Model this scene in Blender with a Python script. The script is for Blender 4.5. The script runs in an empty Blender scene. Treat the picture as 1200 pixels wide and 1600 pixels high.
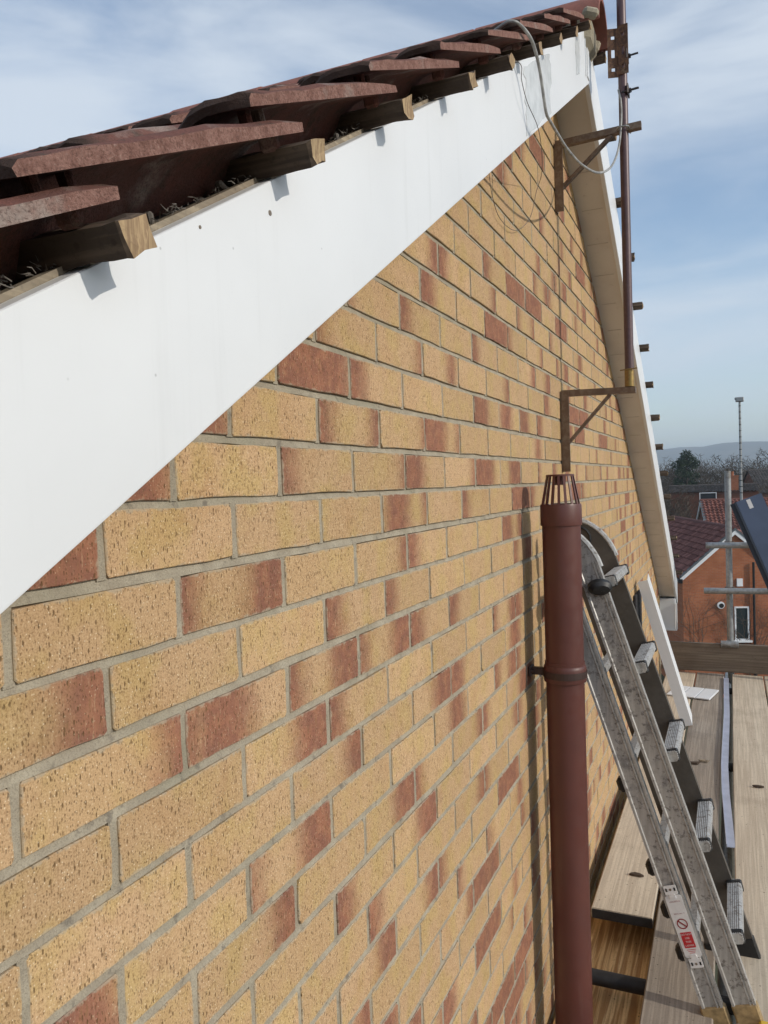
import bpy, math, random
from mathutils import Vector, Matrix, Quaternion
from mathutils import noise as mnoise
random.seed(7)
R = math.radians
scn = bpy.context.scene
col = scn.collection

# ------------------------------------------------------------------ camera
F, PIT, YAW, ROLL = 1234.266, -.033754, .413475, -.033494
CAM = Vector((.5575, -.58866, .08812))
fw = Vector((-math.sin(YAW)*math.cos(PIT), math.cos(YAW)*math.cos(PIT), math.sin(PIT)))
rt = Vector((math.cos(YAW), math.sin(YAW), 0)); up = rt.cross(fw)
rt2 = math.cos(ROLL)*rt + math.sin(ROLL)*up
up2 = -math.sin(ROLL)*rt + math.cos(ROLL)*up
cd = bpy.data.cameras.new('camera'); cam = bpy.data.objects.new('camera', cd); col.objects.link(cam)
cd.sensor_fit = 'HORIZONTAL'; cd.sensor_width = 36; cd.lens = F/1200*36
cd.clip_start = .02; cd.clip_end = 20000
M = Matrix((rt2, up2, -fw)).transposed().to_4x4(); M.translation = CAM
cam.matrix_world = M
scn.camera = cam
scn.cycles.max_bounces = 6; scn.cycles.diffuse_bounces = 3; scn.cycles.glossy_bounces = 2
scn.render.resolution_x = 768; scn.render.resolution_y = 1024

# ------------------------------------------------------------------ light and exposure
SUN_EL, SUN_AZ = R(26), R(7)            # azimuth: degrees from the wall's normal towards the viewer
sdir = Vector((math.cos(SUN_AZ)*math.cos(SUN_EL), -math.sin(SUN_AZ)*math.cos(SUN_EL), math.sin(SUN_EL)))
ld = bpy.data.lights.new('sun', 'SUN'); ld.energy = 2.2; ld.angle = R(.53); ld.color = (1, .93, .82)
sun = bpy.data.objects.new('sun', ld); col.objects.link(sun)
sun.rotation_mode = 'QUATERNION'; sun.rotation_quaternion = (-sdir).to_track_quat('-Z', 'Y')
sun.location = sdir*30

wd = bpy.data.worlds.new('World'); scn.world = wd; wd.use_nodes = True
nt = wd.node_tree; nt.nodes.clear()
def WN(t, **kw):
    n = nt.nodes.new(t)
    for k, v in kw.items(): setattr(n, k, v)
    return n
sky = WN('ShaderNodeTexSky', sky_type='NISHITA', sun_disc=False)
sky.sun_elevation = SUN_EL; sky.sun_rotation = R(90) + SUN_AZ
sky.altitude = 100; sky.air_density = 1.0; sky.dust_density = 1.0; sky.ozone_density = 1.0
tc = WN('ShaderNodeTexCoord')
mp = WN('ShaderNodeMapping'); mp.inputs['Scale'].default_value = (1.1, 1.5, 4.2); mp.inputs['Rotation'].default_value = (R(14), R(-9), R(20))
nz = WN('ShaderNodeTexNoise'); nz.inputs['Scale'].default_value = 2.3; nz.inputs['Detail'].default_value = 8; nz.inputs['Roughness'].default_value = .52; nz.inputs['Distortion'].default_value = .35
rp = WN('ShaderNodeMapRange', interpolation_type='SMOOTHSTEP'); rp.inputs['From Min'].default_value = .25; rp.inputs['From Max'].default_value = .66
sc = WN('ShaderNodeMath', operation='MULTIPLY'); sc.inputs[1].default_value = .92
mx = WN('ShaderNodeMix', data_type='RGBA'); mx.inputs['B'].default_value = (3.9, 4.35, 4.9, 1)
bg = WN('ShaderNodeBackground'); bg.inputs['Strength'].default_value = .15
wo = WN('ShaderNodeOutputWorld')
L_ = nt.links.new
L_(tc.outputs['Generated'], mp.inputs['Vector']); L_(mp.outputs['Vector'], nz.inputs['Vector'])
L_(nz.outputs['Fac'], rp.inputs['Value']); L_(rp.outputs['Result'], sc.inputs[0]); L_(sc.outputs[0], mx.inputs['Factor'])
L_(sky.outputs['Color'], mx.inputs['A']); L_(mx.outputs['Result'], bg.inputs['Color']); L_(bg.outputs['Background'], wo.inputs['Surface'])
scn.view_settings.view_transform = 'Standard'; scn.view_settings.look = 'None'
scn.view_settings.exposure = .24; scn.view_settings.gamma = 1

# ------------------------------------------------------------------ material helpers
class NT:
    def __init__(s, name):
        s.m = bpy.data.materials.new(name); s.m.use_nodes = True
        s.t = s.m.node_tree; s.b = s.t.nodes['Principled BSDF']
    def n(s, t, **kw):
        n = s.t.nodes.new(t)
        for k, v in kw.items(): setattr(n, k, v)
        return n
    def l(s, a, b): s.t.links.new(a, b)
    def pos(s, scale=(1, 1, 1), obj=False):
        if obj: o = s.n('ShaderNodeTexCoord').outputs['Object']
        else: o = s.n('ShaderNodeNewGeometry').outputs['Position']
        mp = s.n('ShaderNodeMapping'); mp.inputs['Scale'].default_value = scale
        s.l(o, mp.inputs['Vector']); return mp.outputs['Vector']
    def noise(s, v, scale, detail=4, rough=.55, dist=0):
        n = s.n('ShaderNodeTexNoise'); n.inputs['Scale'].default_value = scale; n.inputs['Detail'].default_value = detail
        n.inputs['Roughness'].default_value = rough; n.inputs['Distortion'].default_value = dist
        s.l(v, n.inputs['Vector']); return n.outputs['Fac']
    def voro(s, v, scale, rnd=1):
        n = s.n('ShaderNodeTexVoronoi'); n.inputs['Scale'].default_value = scale; n.inputs['Randomness'].default_value = rnd
        s.l(v, n.inputs['Vector']); return n
    def rng(s, x, a, b, c=0, d=1, smooth=True):
        n = s.n('ShaderNodeMapRange', interpolation_type='SMOOTHSTEP' if smooth else 'LINEAR')
        for k, v in (('From Min', a), ('From Max', b), ('To Min', c), ('To Max', d)): n.inputs[k].default_value = v
        s.l(x, n.inputs['Value']); return n.outputs['Result']
    def math(s, op, a, b=None):
        n = s.n('ShaderNodeMath', operation=op)
        for i, v in enumerate((a, b)):
            if v is None: continue
            if isinstance(v, (int, float)): n.inputs[i].default_value = v
            else: s.l(v, n.inputs[i])
        return n.outputs[0]
    def mix(s, f, a, b, mode='MIX'):
        n = s.n('ShaderNodeMix', data_type='RGBA', blend_type=mode)
        for k, v in (('Factor', f), ('A', a), ('B', b)):
            if isinstance(v, (int, float)): n.inputs[k].default_value = v
            elif isinstance(v, tuple): n.inputs[k].default_value = (*v, 1) if len(v) == 3 else v
            else: s.l(v, n.inputs[k])
        return n.outputs['Result']
    def bump(s, h, strength=.5, dist=.001):
        n = s.n('ShaderNodeBump'); n.inputs['Strength'].default_value = strength; n.inputs['Distance'].default_value = dist
        s.l(h, n.inputs['Height']); s.l(n.outputs['Normal'], s.b.inputs['Normal'])
    def done(s, colr, rough=.7, metal=0, spec=.5):
        if isinstance(colr, tuple): s.b.inputs['Base Color'].default_value = (*colr, 1)
        else: s.l(colr, s.b.inputs['Base Color'])
        if isinstance(rough, (int, float)): s.b.inputs['Roughness'].default_value = rough
        else: s.l(rough, s.b.inputs['Roughness'])
        s.b.inputs['Metallic'].default_value = metal
        s.b.inputs['Specular IOR Level'].default_value = spec
        return s.m

def mat_plain(name, c, rough=.6, metal=0, var=.15, scale=20, spec=.5, bump=0):
    n = NT(name); v = n.pos(); f = n.noise(v, scale, 6)
    lo = tuple(x*(1-var) for x in c); hi = tuple(min(1, x*(1+var)) for x in c)
    c2 = n.mix(n.rng(f, .3, .7), lo, hi)
    if bump: n.bump(n.noise(v, scale*8, 4), .5, bump)
    return n.done(c2, rough, metal, spec)

def mat_brick():
    n = NT('brick_face')
    uv = n.n('ShaderNodeAttribute', attribute_name='buv').outputs['Vector']
    sx = n.n('ShaderNodeSeparateXYZ'); n.l(uv, sx.inputs[0]); u, vv, tint = sx.outputs
    pa = n.n('ShaderNodeAttribute', attribute_name='pat')
    sp = n.n('ShaderNodeSeparateColor'); n.l(pa.outputs['Color'], sp.inputs['Color'])
    pl, pr, pm = sp.outputs; pw = pa.outputs['Alpha']
    P = n.pos()
    wob = n.math('MULTIPLY', n.math('SUBTRACT', n.noise(P, 22, 3), .5), .05)
    uw = n.math('ADD', u, wob)
    ml = n.rng(n.math('SUBTRACT', pl, uw), -.050, .036)
    mr = n.rng(n.math('SUBTRACT', pr, n.math('SUBTRACT', .215, uw)), -.050, .036)
    mm = n.rng(n.math('SUBTRACT', pw, n.math('ABSOLUTE', n.math('SUBTRACT', uw, pm))), -.050, .036)
    red = n.math('MAXIMUM', n.math('MAXIMUM', ml, mr), mm)
    # tan body
    ca = n.mix(tint, (.505, .337, .185), (.55, .365, .215))
    ca = n.mix(n.rng(n.noise(P, 14, 3), .42, .68), ca, (.51, .36, .165))
    ca = n.mix(n.math('MULTIPLY', n.rng(n.noise(P, 9, 2), .5, .8), .35), ca, (.44, .25, .115))
    grain = n.noise(P, 520, 3, .7)
    ca = n.mix(n.rng(grain, .32, .52, .68, 0), ca, (.27, .165, .075))
    ca = n.mix(n.rng(grain, .52, .70, 0, .5), ca, (.70, .52, .31))
    cr = n.mix(n.rng(n.noise(P, 30, 3), .35, .65), (.33, .150, .092), (.25, .115, .080))
    cr = n.mix(n.rng(grain, .30, .5, .5, 0), cr, (.16, .07, .05))
    cr = n.mix(n.rng(grain, .55, .72, 0, .35), cr, (.42, .22, .15))
    c = n.mix(n.math('MULTIPLY', red, n.rng(n.noise(P, 60, 3), .2, .5, .8, 1)), ca, cr)
    # kiln shade of the single brick, soft firing clouds, old water stains over the wall
    tn = n.n('ShaderNodeAttribute', attribute_name='pat2').outputs['Fac']
    c = n.mix(1, c, n.mix(tn, (.92, .91, .90), (1.07, 1.06, 1.05)), 'MULTIPLY')
    cl_ = n.noise(P, 26, 4, .6, .6)
    c = n.mix(n.rng(cl_, .58, .76, 0, .32), c, (.30, .155, .075))
    sw = n.noise(n.pos((1, 1.1, .35)), 2.6, 5, .6)
    c = n.mix(n.rng(sw, .54, .78, 0, .22), c, (.26, .19, .11))
    # vertical drag marks and pits, pale grit
    def flat2(sy, sz, off):
        g = n.n('ShaderNodeSeparateXYZ'); n.l(n.n('ShaderNodeNewGeometry').outputs['Position'], g.inputs[0])
        cmb = n.n('ShaderNodeCombineXYZ'); n.l(n.math('MULTIPLY', g.outputs[1], sy), cmb.inputs[0]); n.l(n.math('ADD', n.math('MULTIPLY', g.outputs[2], sz), off), cmb.inputs[1]); return cmb.outputs[0]
    def dots(vec, scale, r0, r1, k0, k1, ch=0):
        vv_ = n.n('ShaderNodeTexVoronoi', voronoi_dimensions='2D'); vv_.inputs['Scale'].default_value = scale; n.l(vec, vv_.inputs['Vector'])
        kk_ = n.n('ShaderNodeSeparateColor'); n.l(vv_.outputs['Color'], kk_.inputs['Color'])
        return n.math('MULTIPLY', n.rng(vv_.outputs['Distance'], r0, r1, 1, 0), n.rng(kk_.outputs[ch], k0, k1))
    pit = dots(flat2(1, .36, 0), 175, .08, .21, .60, .85)
    pit2 = dots(flat2(1, .5, 3.3), 330, .1, .28, .5, .7)
    pits = n.math('MAXIMUM', pit, n.math('MULTIPLY', pit2, .65))
    c = n.mix(n.math('MULTIPLY', pits, .82), c, (.13, .075, .032))
    spk = dots(flat2(1, .9, 7.7), 230, .08, .2, .74, .82, 1)
    c = n.mix(n.math('MULTIPLY', spk, n.rng(red, 0, 1, .75, .3)), c, (.80, .66, .46))
    drag = n.noise(n.pos((1, 1, .16)), 330, 3, .65)
    c = n.mix(n.rng(drag, .56, .70, 0, .55), c, (.22, .13, .06))
    c = n.mix(n.rng(drag, .30, .42, .25, 0), c, (.72, .55, .34))
    # mortar smears at the edges
    e = n.math('MINIMUM', n.math('MINIMUM', u, n.math('SUBTRACT', .215, u)), n.math('MINIMUM', vv, n.math('SUBTRACT', .065, vv)))
    e2 = n.math('ADD', e, n.math('MULTIPLY', n.math('SUBTRACT', n.noise(P, 60, 5, .7), .5), .019))
    c = n.mix(n.rng(e2, -.001, .0028, .65, 0), c, (.40, .35, .265))
    h = n.math('SUBTRACT', n.math('ADD', n.math('MULTIPLY', grain, .5), n.math('MULTIPLY', n.noise(P, 60, 3), .6)), n.math('MULTIPLY', pits, .9))
    n.bump(h, .75, .0016)
    return n.done(c, .92, spec=.15)

def mat_mortar():
    n = NT('mortar'); P = n.pos()
    g = n.noise(P, 420, 3, .7); b = n.noise(P, 25, 4); b2 = n.noise(P, 6, 3)
    c = n.mix(n.rng(b, .35, .7), (.34, .295, .225), (.435, .385, .295))
    c = n.mix(n.rng(g, .35, .55, .5, 0), c, (.22, .195, .15))
    c = n.mix(n.rng(b2, .52, .72, 0, .5), c, (.25, .235, .17))
    c = n.mix(n.rng(n.noise(P, 38, 5, .7), .56, .70, 0, .75), c, (.16, .14, .115))
    n.bump(n.math('ADD', g, n.math('MULTIPLY', b, 1.4)), .8, .002)
    return n.done(c, .95, spec=.1)

def mat_wood(name, a, b, dark, axis=1, scale=1, rough=.85, contrast=.6, bump=.0012, dirt=.4, fine=110):
    n = NT(name)
    s1 = [fine, fine, fine]; s1[axis] = 2.2
    s2 = [14, 14, 14]; s2[axis] = .6
    f1 = n.noise(n.pos(tuple(s1)), scale, 4, .6, .4); f2 = n.noise(n.pos(tuple(s2)), scale, 3, .5, .8)
    P = n.pos()
    c = n.mix(n.rng(f2, .3, .7), a, b)
    c = n.mix(n.rng(f1, .42, .62, contrast, 0), c, dark)
    c = n.mix(n.rng(n.noise(P, 150, 4, .7), .52, .7, 0, .4), c, dark)
    c = n.mix(n.rng(n.noise(P, 34, 5, .7), .58, .7, 0, .35), c, dark)
    d = n.noise(P, 3.2, 6, .65)
    c = n.mix(n.rng(d, .5, .78, 0, dirt), c, dark)
    vo = n.voro(P, 60); kk = n.n('ShaderNodeSeparateColor'); n.l(vo.outputs['Color'], kk.inputs['Color'])
    c = n.mix(n.math('MULTIPLY', n.rng(vo.outputs['Distance'], .1, .22, .8, 0), n.rng(kk.outputs[0], .86, .9)), c, (.05, .035, .025))
    n.bump(n.math('ADD', f1, f2), .7, bump)
    return n.done(c, rough, spec=.2)

def mat_upvc():
    n = NT('white_upvc'); P = n.pos()
    c = n.mix(n.rng(n.noise(P, 3, 5), .35, .75), (.77, .785, .80), (.725, .74, .755))
    vo = n.voro(P, 22); kk = n.n('ShaderNodeSeparateColor'); n.l(vo.outputs['Color'], kk.inputs['Color'])
    c = n.mix(n.math('MULTIPLY', n.rng(vo.outputs['Distance'], .015, .04, .6, 0), n.rng(kk.outputs[0], .86, .88)), c, (.35, .36, .36))
    st = n.noise(n.pos((1, 26, 1.5)), 2, 4)
    c = n.mix(n.rng(st, .56, .8, 0, .18), c, (.55, .56, .56))
    n.bump(n.noise(P, 2.5, 2), .25, .004)
    return n.done(c, .38, spec=.4)

def mat_tile():
    n = NT('roof_tile_concrete'); P = n.pos()
    b = n.noise(P, 16, 6, .65); g = n.noise(P, 420, 3, .7); m = n.noise(P, 45, 5, .7)
    c = n.mix(n.rng(b, .35, .65), (.185, .08, .063), (.15, .078, .065))
    c = n.mix(n.rng(m, .52, .66, 0, .75), c, (.085, .065, .05))
    c = n.mix(n.rng(n.noise(P, 7, 5, .6), .56, .70, 0, .75), c, (.38, .31, .27))
    c = n.mix(n.rng(g, .35, .52, .5, 0), c, (.08, .04, .035))
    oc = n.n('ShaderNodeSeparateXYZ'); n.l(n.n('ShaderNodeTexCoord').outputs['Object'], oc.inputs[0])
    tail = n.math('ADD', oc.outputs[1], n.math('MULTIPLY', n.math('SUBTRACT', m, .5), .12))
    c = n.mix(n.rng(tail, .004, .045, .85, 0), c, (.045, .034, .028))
    n.bump(n.math('ADD', g, n.math('MULTIPLY', m, 1.5)), .9, .002)
    return n.done(c, .95, spec=.12)

def mat_alu(name='ladder_aluminium', dirt=.75):
    n = NT(name); P = n.pos()
    b = n.noise(P, 11, 6, .7); g = n.noise(P, 55, 6, .75); s = n.noise(n.pos((60, 60, 4)), 2, 4)
    c = n.mix(n.rng(s, .35, .65), (.50, .485, .46), (.40, .385, .36))
    d = n.math('MAXIMUM', n.rng(g, .51, .62, 0, dirt), n.rng(b, .52, .68, 0, dirt*.8))
    c = n.mix(d, c, (.105, .085, .07))
    c = n.mix(n.rng(n.noise(P, 95, 4, .7), .63, .68, 0, .85), c, (.55, .54, .51))
    r = n.rng(d, 0, 1, .42, .85)
    n.bump(n.math('ADD', g, s), .25, .0006)
    m = n.done(c, r, spec=.5)
    mt = n.rng(d, 0, .6, .35, 0); n.l(mt, n.b.inputs['Metallic'])
    return m

def mat_rust(name, c1, c2, c3, rough=.6, metal=.3, scale=60):
    n = NT(name); P = n.pos(); f = n.noise(P, scale, 6, .7); g = n.noise(P, scale*.25, 4)
    c = n.mix(n.rng(f, .4, .62), c1, c2); c = n.mix(n.rng(g, .55, .72, 0, .7), c, c3)
    n.bump(f, .4, .0008)
    return n.done(c, rough, metal)

MT = {}
MT['brick'] = mat_brick(); MT['mortar'] = mat_mortar(); MT['upvc'] = mat_upvc(); MT['tile'] = mat_tile()
def mat_tile_edge():  # paler verge edge: sunlit rim contrast put into the colour, with mortar residue marks
    n = NT('sunlit_mortar_tile_edge'); P = n.pos(); g = n.noise(P, 380, 4, .75); m = n.noise(P, 55, 5, .7); b = n.noise(P, 9, 5, .65)
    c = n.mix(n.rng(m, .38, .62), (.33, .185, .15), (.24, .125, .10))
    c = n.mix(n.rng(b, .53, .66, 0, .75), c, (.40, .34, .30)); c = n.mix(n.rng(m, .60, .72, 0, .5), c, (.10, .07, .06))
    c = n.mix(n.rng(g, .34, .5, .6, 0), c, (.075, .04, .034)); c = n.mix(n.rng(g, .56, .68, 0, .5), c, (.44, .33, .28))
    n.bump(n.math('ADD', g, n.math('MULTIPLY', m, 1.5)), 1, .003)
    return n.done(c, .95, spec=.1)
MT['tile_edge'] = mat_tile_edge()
MT['alu'] = mat_alu()
MT['alu_dark'] = mat_rust('ladder_far_stile_brown', (.085, .072, .058), (.11, .095, .078), (.06, .05, .04), .7, .15, 14)  # darker, browner metal for the far stiles and head
MT['board'] = mat_wood('scaffold_board', (.655, .565, .44), (.58, .49, .375), (.27, .21, .155), 1, 1, contrast=.34)
MT['board_grey'] = mat_wood('weathered_scaffold_board', (.40, .345, .285), (.33, .285, .235), (.15, .12, .10), 1, 1, contrast=.42, dirt=.5)
MT['pine'] = mat_wood('orange_pine', (.86, .63, .34), (.78, .50, .22), (.30, .14, .05), 1, 1, contrast=.8, fine=70, dirt=.2)
MT['toe'] = mat_wood('toe_board', (.235, .19, .145), (.19, .15, .115), (.085, .065, .05), 0, 1, contrast=.5)
MT['batten'] = mat_wood('old_batten', (.135, .098, .07), (.10, .073, .055), (.045, .033, .026), 0, 1, contrast=.6)
MT['batten_end'] = mat_wood('sawn_batten_end', (.50, .375, .22), (.40, .28, .16), (.20, .13, .08), 2, 1, contrast=.7, fine=420)
MT['timber'] = mat_wood('pale_timber', (.40, .34, .25), (.32, .26, .19), (.13, .11, .09), 1, 1, contrast=.5)
MT['soffit'] = None
MT['felt'] = mat_plain('roofing_felt', (.018, .018, .022), .85, 0, .4, 40, bump=.002)
MT['fluff'] = mat_plain('dust_fibres', (.17, .155, .14), .95, 0, .3, 60, .1)
MT['pipe'] = None
MT['black'] = mat_plain('black_rubber', (.012, .012, .013), .5, 0, .3, 90)
MT['mast'] = mat_rust('painted_mast', (.085, .047, .052), (.105, .06, .062), (.07, .045, .04), .4, .1, 90)
MT['brass'] = mat_rust('brassy_sleeve', (.30, .21, .07), (.22, .14, .06), (.10, .06, .04), .45, .6)
MT['steel'] = mat_rust('rusty_bracket_steel', (.15, .098, .068), (.215, .16, .115), (.08, .048, .034), .5, .45)
MT['rust'] = mat_rust('rust', (.075, .04, .028), (.15, .075, .04), (.22, .16, .11), .85, .1, 110)
MT['galv'] = mat_rust('galvanised_tube', (.36, .37, .37), (.27, .28, .285), (.20, .165, .135), .5, .55, 40)
MT['coup'] = mat_rust('coupler_steel', (.12, .105, .10), (.21, .12, .07), (.08, .07, .065), .7, .3)
MT['cable'] = mat_plain('grey_cable', (.30, .30, .29), .55, 0, .35, 40)
MT['wire'] = mat_plain('thin_wire', (.12, .10, .09), .6)
MT['anth'] = mat_plain('anthracite_fascia', (.075, .10, .16), .42, 0, .12, 5)
MT['anth_dk'] = mat_plain('anthracite_edge', (.03, .038, .055), .5, 0, .12, 5)
MT['greyplastic'] = mat_plain('grey_plastic_strip', (.36, .38, .46), .45, 0, .1, 12)
MT['sticker'] = mat_plain('sticker_white', (.72, .70, .68), .5, 0, .05, 60)
MT['sticker_red'] = mat_plain('sticker_red', (.50, .02, .025), .5, 0, .05, 60)
MT['sticker_txt'] = mat_plain('sticker_print', (.28, .05, .06), .5, 0, .05, 60)
MT['yellow'] = mat_plain('yellow_plastic', (.62, .40, .03), .5, 0, .1, 30)
MT['tape'] = mat_plain('ochre_foot_plastic', (.34, .235, .11), .6, 0, .3, 50)
MT['galvscrew'] = mat_plain('screw_metal', (.25, .2, .15), .5, .6)
def mat_soffit():
    n = NT('soffit_board'); P = n.pos()
    c = n.mix(n.rng(n.noise(P, 5, 5), .35, .7), (.70, .66, .61), (.63, .59, .54))
    w = n.noise(n.pos((3, 16, 16)), 1.2, 2)
    c = n.mix(n.rng(n.noise(P, 40, 5, .7), .62, .75, 0, .35), c, (.25, .20, .15))
    n.bump(n.noise(P, 90, 4), .2, .001)
    return n.done(c, .7, spec=.25)
MT['soffit'] = mat_soffit()
def mat_pipe():
    n = NT('brown_plastic_pipe'); P = n.pos()
    c = n.mix(n.rng(n.noise(P, 9, 5), .35, .7), (.108, .036, .028), (.094, .033, .027))
    c = n.mix(n.rng(n.noise(n.pos((20, 20, 2)), 2, 5, .65), .58, .8, 0, .35), c, (.15, .085, .07))
    return n.done(c, n.rng(n.noise(P, 30, 4), .3, .7, .36, .5), spec=.5)
MT['pipe'] = mat_pipe()

# ------------------------------------------------------------------ mesh helpers
class MB:
    def __init__(s): s.v = []; s.f = []; s.mi = []
    def add(s, vs, fs, mi=0):
        o = len(s.v); s.v += [Vector(p) for p in vs]; s.f += [tuple(i+o for i in f) for f in fs]; s.mi += [mi]*len(fs)
        return s
    def box(s, c, size, rot=None, mi=0, bev=0):
        hx, hy, hz = (x/2 for x in size); c = Vector(c); rot = rot or Matrix.Identity(3)
        if bev:
            # chamfered box: 24 vertices
            b = bev; vs = []; idx = {}
            for sx in (-1, 1):
                for sy in (-1, 1):
                    for sz in (-1, 1):
                        for a in range(3):
                            p = [sx*(hx-b), sy*(hy-b), sz*(hz-b)]; p[a] = (sx*hx, sy*hy, sz*hz)[a]
                            idx[(sx, sy, sz, a)] = len(vs); vs.append(c + rot @ Vector(p))
            fs = []
            for a in range(3):
                o1, o2 = [(1, 2), (2, 0), (0, 1)][a]
                for sg in (-1, 1):
                    q = []
                    for (s1, s2) in ((-1, -1), (1, -1), (1, 1), (-1, 1)):
                        k = [0, 0, 0]; k[a] = sg; k[o1] = s1; k[o2] = s2; q.append(idx[(*k, a)])
                    fs.append(q if sg > 0 else q[::-1])
            for a in range(3):            # edges along axis a
                o1, o2 = [(1, 2), (2, 0), (0, 1)][a]
                for s1 in (-1, 1):
                    for s2 in (-1, 1):
                        q = []
                        for (sa, ax) in ((-1, o1), (1, o1), (1, o2), (-1, o2)):
                            k = [0, 0, 0]; k[a] = sa; k[o1] = s1; k[o2] = s2; q.append(idx[(*k, ax)])
                        fs.append(q if s1*s2 > 0 else q[::-1])
            for sx in (-1, 1):
                for sy in (-1, 1):
                    for sz in (-1, 1):
                        q = [idx[(sx, sy, sz, a)] for a in range(3)]
                        fs.append(q if sx*sy*sz > 0 else q[::-1])
            return s.add(vs, fs, mi)
        vs = [c + rot @ Vector((x, y, z)) for x in (-hx, hx) for y in (-hy, hy) for z in (-hz, hz)]
        return s.add(vs, [(0, 1, 3, 2), (4, 6, 7, 5), (0, 4, 5, 1), (2, 3, 7, 6), (0, 2, 6, 4), (1, 5, 7, 3)], mi)
    def tube(s, pts, r, n=10, cap=True, mi=0):
        pts = [Vector(p) for p in pts]; rs = r if isinstance(r, (list, tuple)) else [r]*len(pts)
        rings = []; prev = None
        for i, p in enumerate(pts):
            d = (pts[min(i+1, len(pts)-1)] - pts[max(i-1, 0)])
            d = d.normalized() if d.length > 1e-9 else Vector((0, 0, 1))
            if prev is None:
                a = Vector((0, 0, 1)) if abs(d.z) < .9 else Vector((1, 0, 0))
                u = d.cross(a).normalized()
            else:
                u = (prev - d*prev.dot(d)).normalized()
            prev = u; w = d.cross(u)
            rings.append([p + (u*math.cos(t) + w*math.sin(t))*rs[i] for t in (2*math.pi*k/n for k in range(n))])
        o = len(s.v)
        for rg in rings: s.v += rg
        for i in range(len(rings)-1):
            for k in range(n):
                s.f.append((o+i*n+k, o+i*n+(k+1) % n, o+(i+1)*n+(k+1) % n, o+(i+1)*n+k)); s.mi.append(mi)
        if cap:
            s.f.append(tuple(o+k for k in range(n))[::-1]); s.mi.append(mi)
            s.f.append(tuple(o+(len(rings)-1)*n+k for k in range(n))); s.mi.append(mi)
        return s
    def lathe(s, prof, c, n=32, mi=0, closed=False):
        c = Vector(c); o = len(s.v)
        for (r, z) in prof:
            s.v += [c + Vector((r*math.cos(2*math.pi*k/n), r*math.sin(2*math.pi*k/n), z)) for k in range(n)]
        m = len(prof)
        for i in range(m if closed else m-1):
            j = (i+1) % m
            for k in range(n):
                s.f.append((o+i*n+k, o+i*n+(k+1) % n, o+j*n+(k+1) % n, o+j*n+k)); s.mi.append(mi)
        return s
    def prism(s, poly, a, b, ex, ey, mi=0):
        """poly: 2d points in the frame ex,ey; swept from point a to point b"""
        a = Vector(a); b = Vector(b); ex = Vector(ex); ey = Vector(ey); n = len(poly)
        vs = [a + ex*x + ey*y for x, y in poly] + [b + ex*x + ey*y for x, y in poly]
        fs = [tuple(range(n))[::-1], tuple(range(n, 2*n))] + [(i, (i+1) % n, n+(i+1) % n, n+i) for i in range(n)]
        return s.add(vs, fs, mi)
    def build(s, name, mat, parent=None, smooth=False, origin=None, fix=True):
        me = bpy.data.meshes.new(name)
        o = Vector(origin) if origin is not None else Vector((0, 0, 0))
        me.from_pydata([tuple(p - o) for p in s.v], [], s.f)
        for m in (mat if isinstance(mat, (list, tuple)) else [mat]): me.materials.append(MT[m] if isinstance(m, str) else m)
        for p, i in zip(me.polygons, s.mi): p.material_index = i
        if fix:
            import bmesh
            bm = bmesh.new(); bm.from_mesh(me); bmesh.ops.recalc_face_normals(bm, faces=bm.faces); bm.to_mesh(me); bm.free()
        if smooth:
            for p in me.polygons: p.use_smooth = True
            try: me.set_sharp_from_angle(angle=R(28))
            except Exception: pass
        ob = bpy.data.objects.new(name, me); col.objects.link(ob); ob.location = o
        if parent: adopt(ob, parent)
        return ob

def adopt(ob, parent):
    """parent while keeping the place in the world (parents here are never rotated)"""
    w = Vector((0, 0, 0)); q = parent
    while q is not None: w += q.location; q = q.parent
    ob.parent = parent; ob.location = ob.location - w
def tag(o, label=None, cat=None, group=None, kind=None):
    if label: o['label'] = label
    if cat: o['category'] = cat
    if group: o['group'] = group
    if kind: o['kind'] = kind
    return o
def empty(name, loc, label, cat, group=None):
    o = bpy.data.objects.new(name, None); col.objects.link(o); o.location = loc; o.empty_display_size = .1
    return tag(o, label, cat, group)
def copy_to(ob, parent, delta):
    c = ob.copy(); col.objects.link(c); c.parent = parent; c.location = ob.location + Vector(delta); return c
def project(p):
    d = Vector(p) - CAM; w = d.dot(fw)
    if w < .05: return None
    return 600 + F*d.dot(rt2)/w, 800 - F*d.dot(up2)/w, w
def jit(a): return random.uniform(-a, a)

# ------------------------------------------------------------------ our house
S, YA, ZS, XB, BH = .5767, 2.2877, 1.4667, .1311, .187    # rake slope, ridge y, soffit apex, barge face, barge height
CO, SI = math.cos(math.atan(S)), math.sin(math.atan(S))
Y0, Y1 = -1.87, 6.45; ZG = -5.95
def rake(y): return ZS - S*abs(y - YA)
house = empty('house', (-.1, 2.3, ZG), 'yellow brick gable house with white barge board and red roof tiles under repair', 'house')
# mortar wall
wb = MB()
ze0, ze1 = rake(Y0)+.1, rake(Y1)+.1
poly = [(Y0, ZG), (Y1, ZG), (Y1, ze1), (YA, ZS+.1), (Y0, ze0)]
wb.prism(poly, (-.10, 0, 0), (-.0062, 0, 0), (0, 1, 0), (0, 0, 1))
wall = wb.build('wall', 'mortar', house)
# the rest of the body
bb = MB(); bb.prism([(Y0+.003, ZG), (Y1-.003, ZG), (Y1-.003, ze1-.1), (YA, ZS), (Y0+.003, ze0-.1)], (-8, 0, 0), (-.103, 0, 0), (0, 1, 0), (0, 0, 1))
MT['plainbrick'] = mat_plain('yellow_brick_far', (.42, .29, .15), .9, 0, .2, 14)
bb.build('side_walls', 'plainbrick', house)

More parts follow.
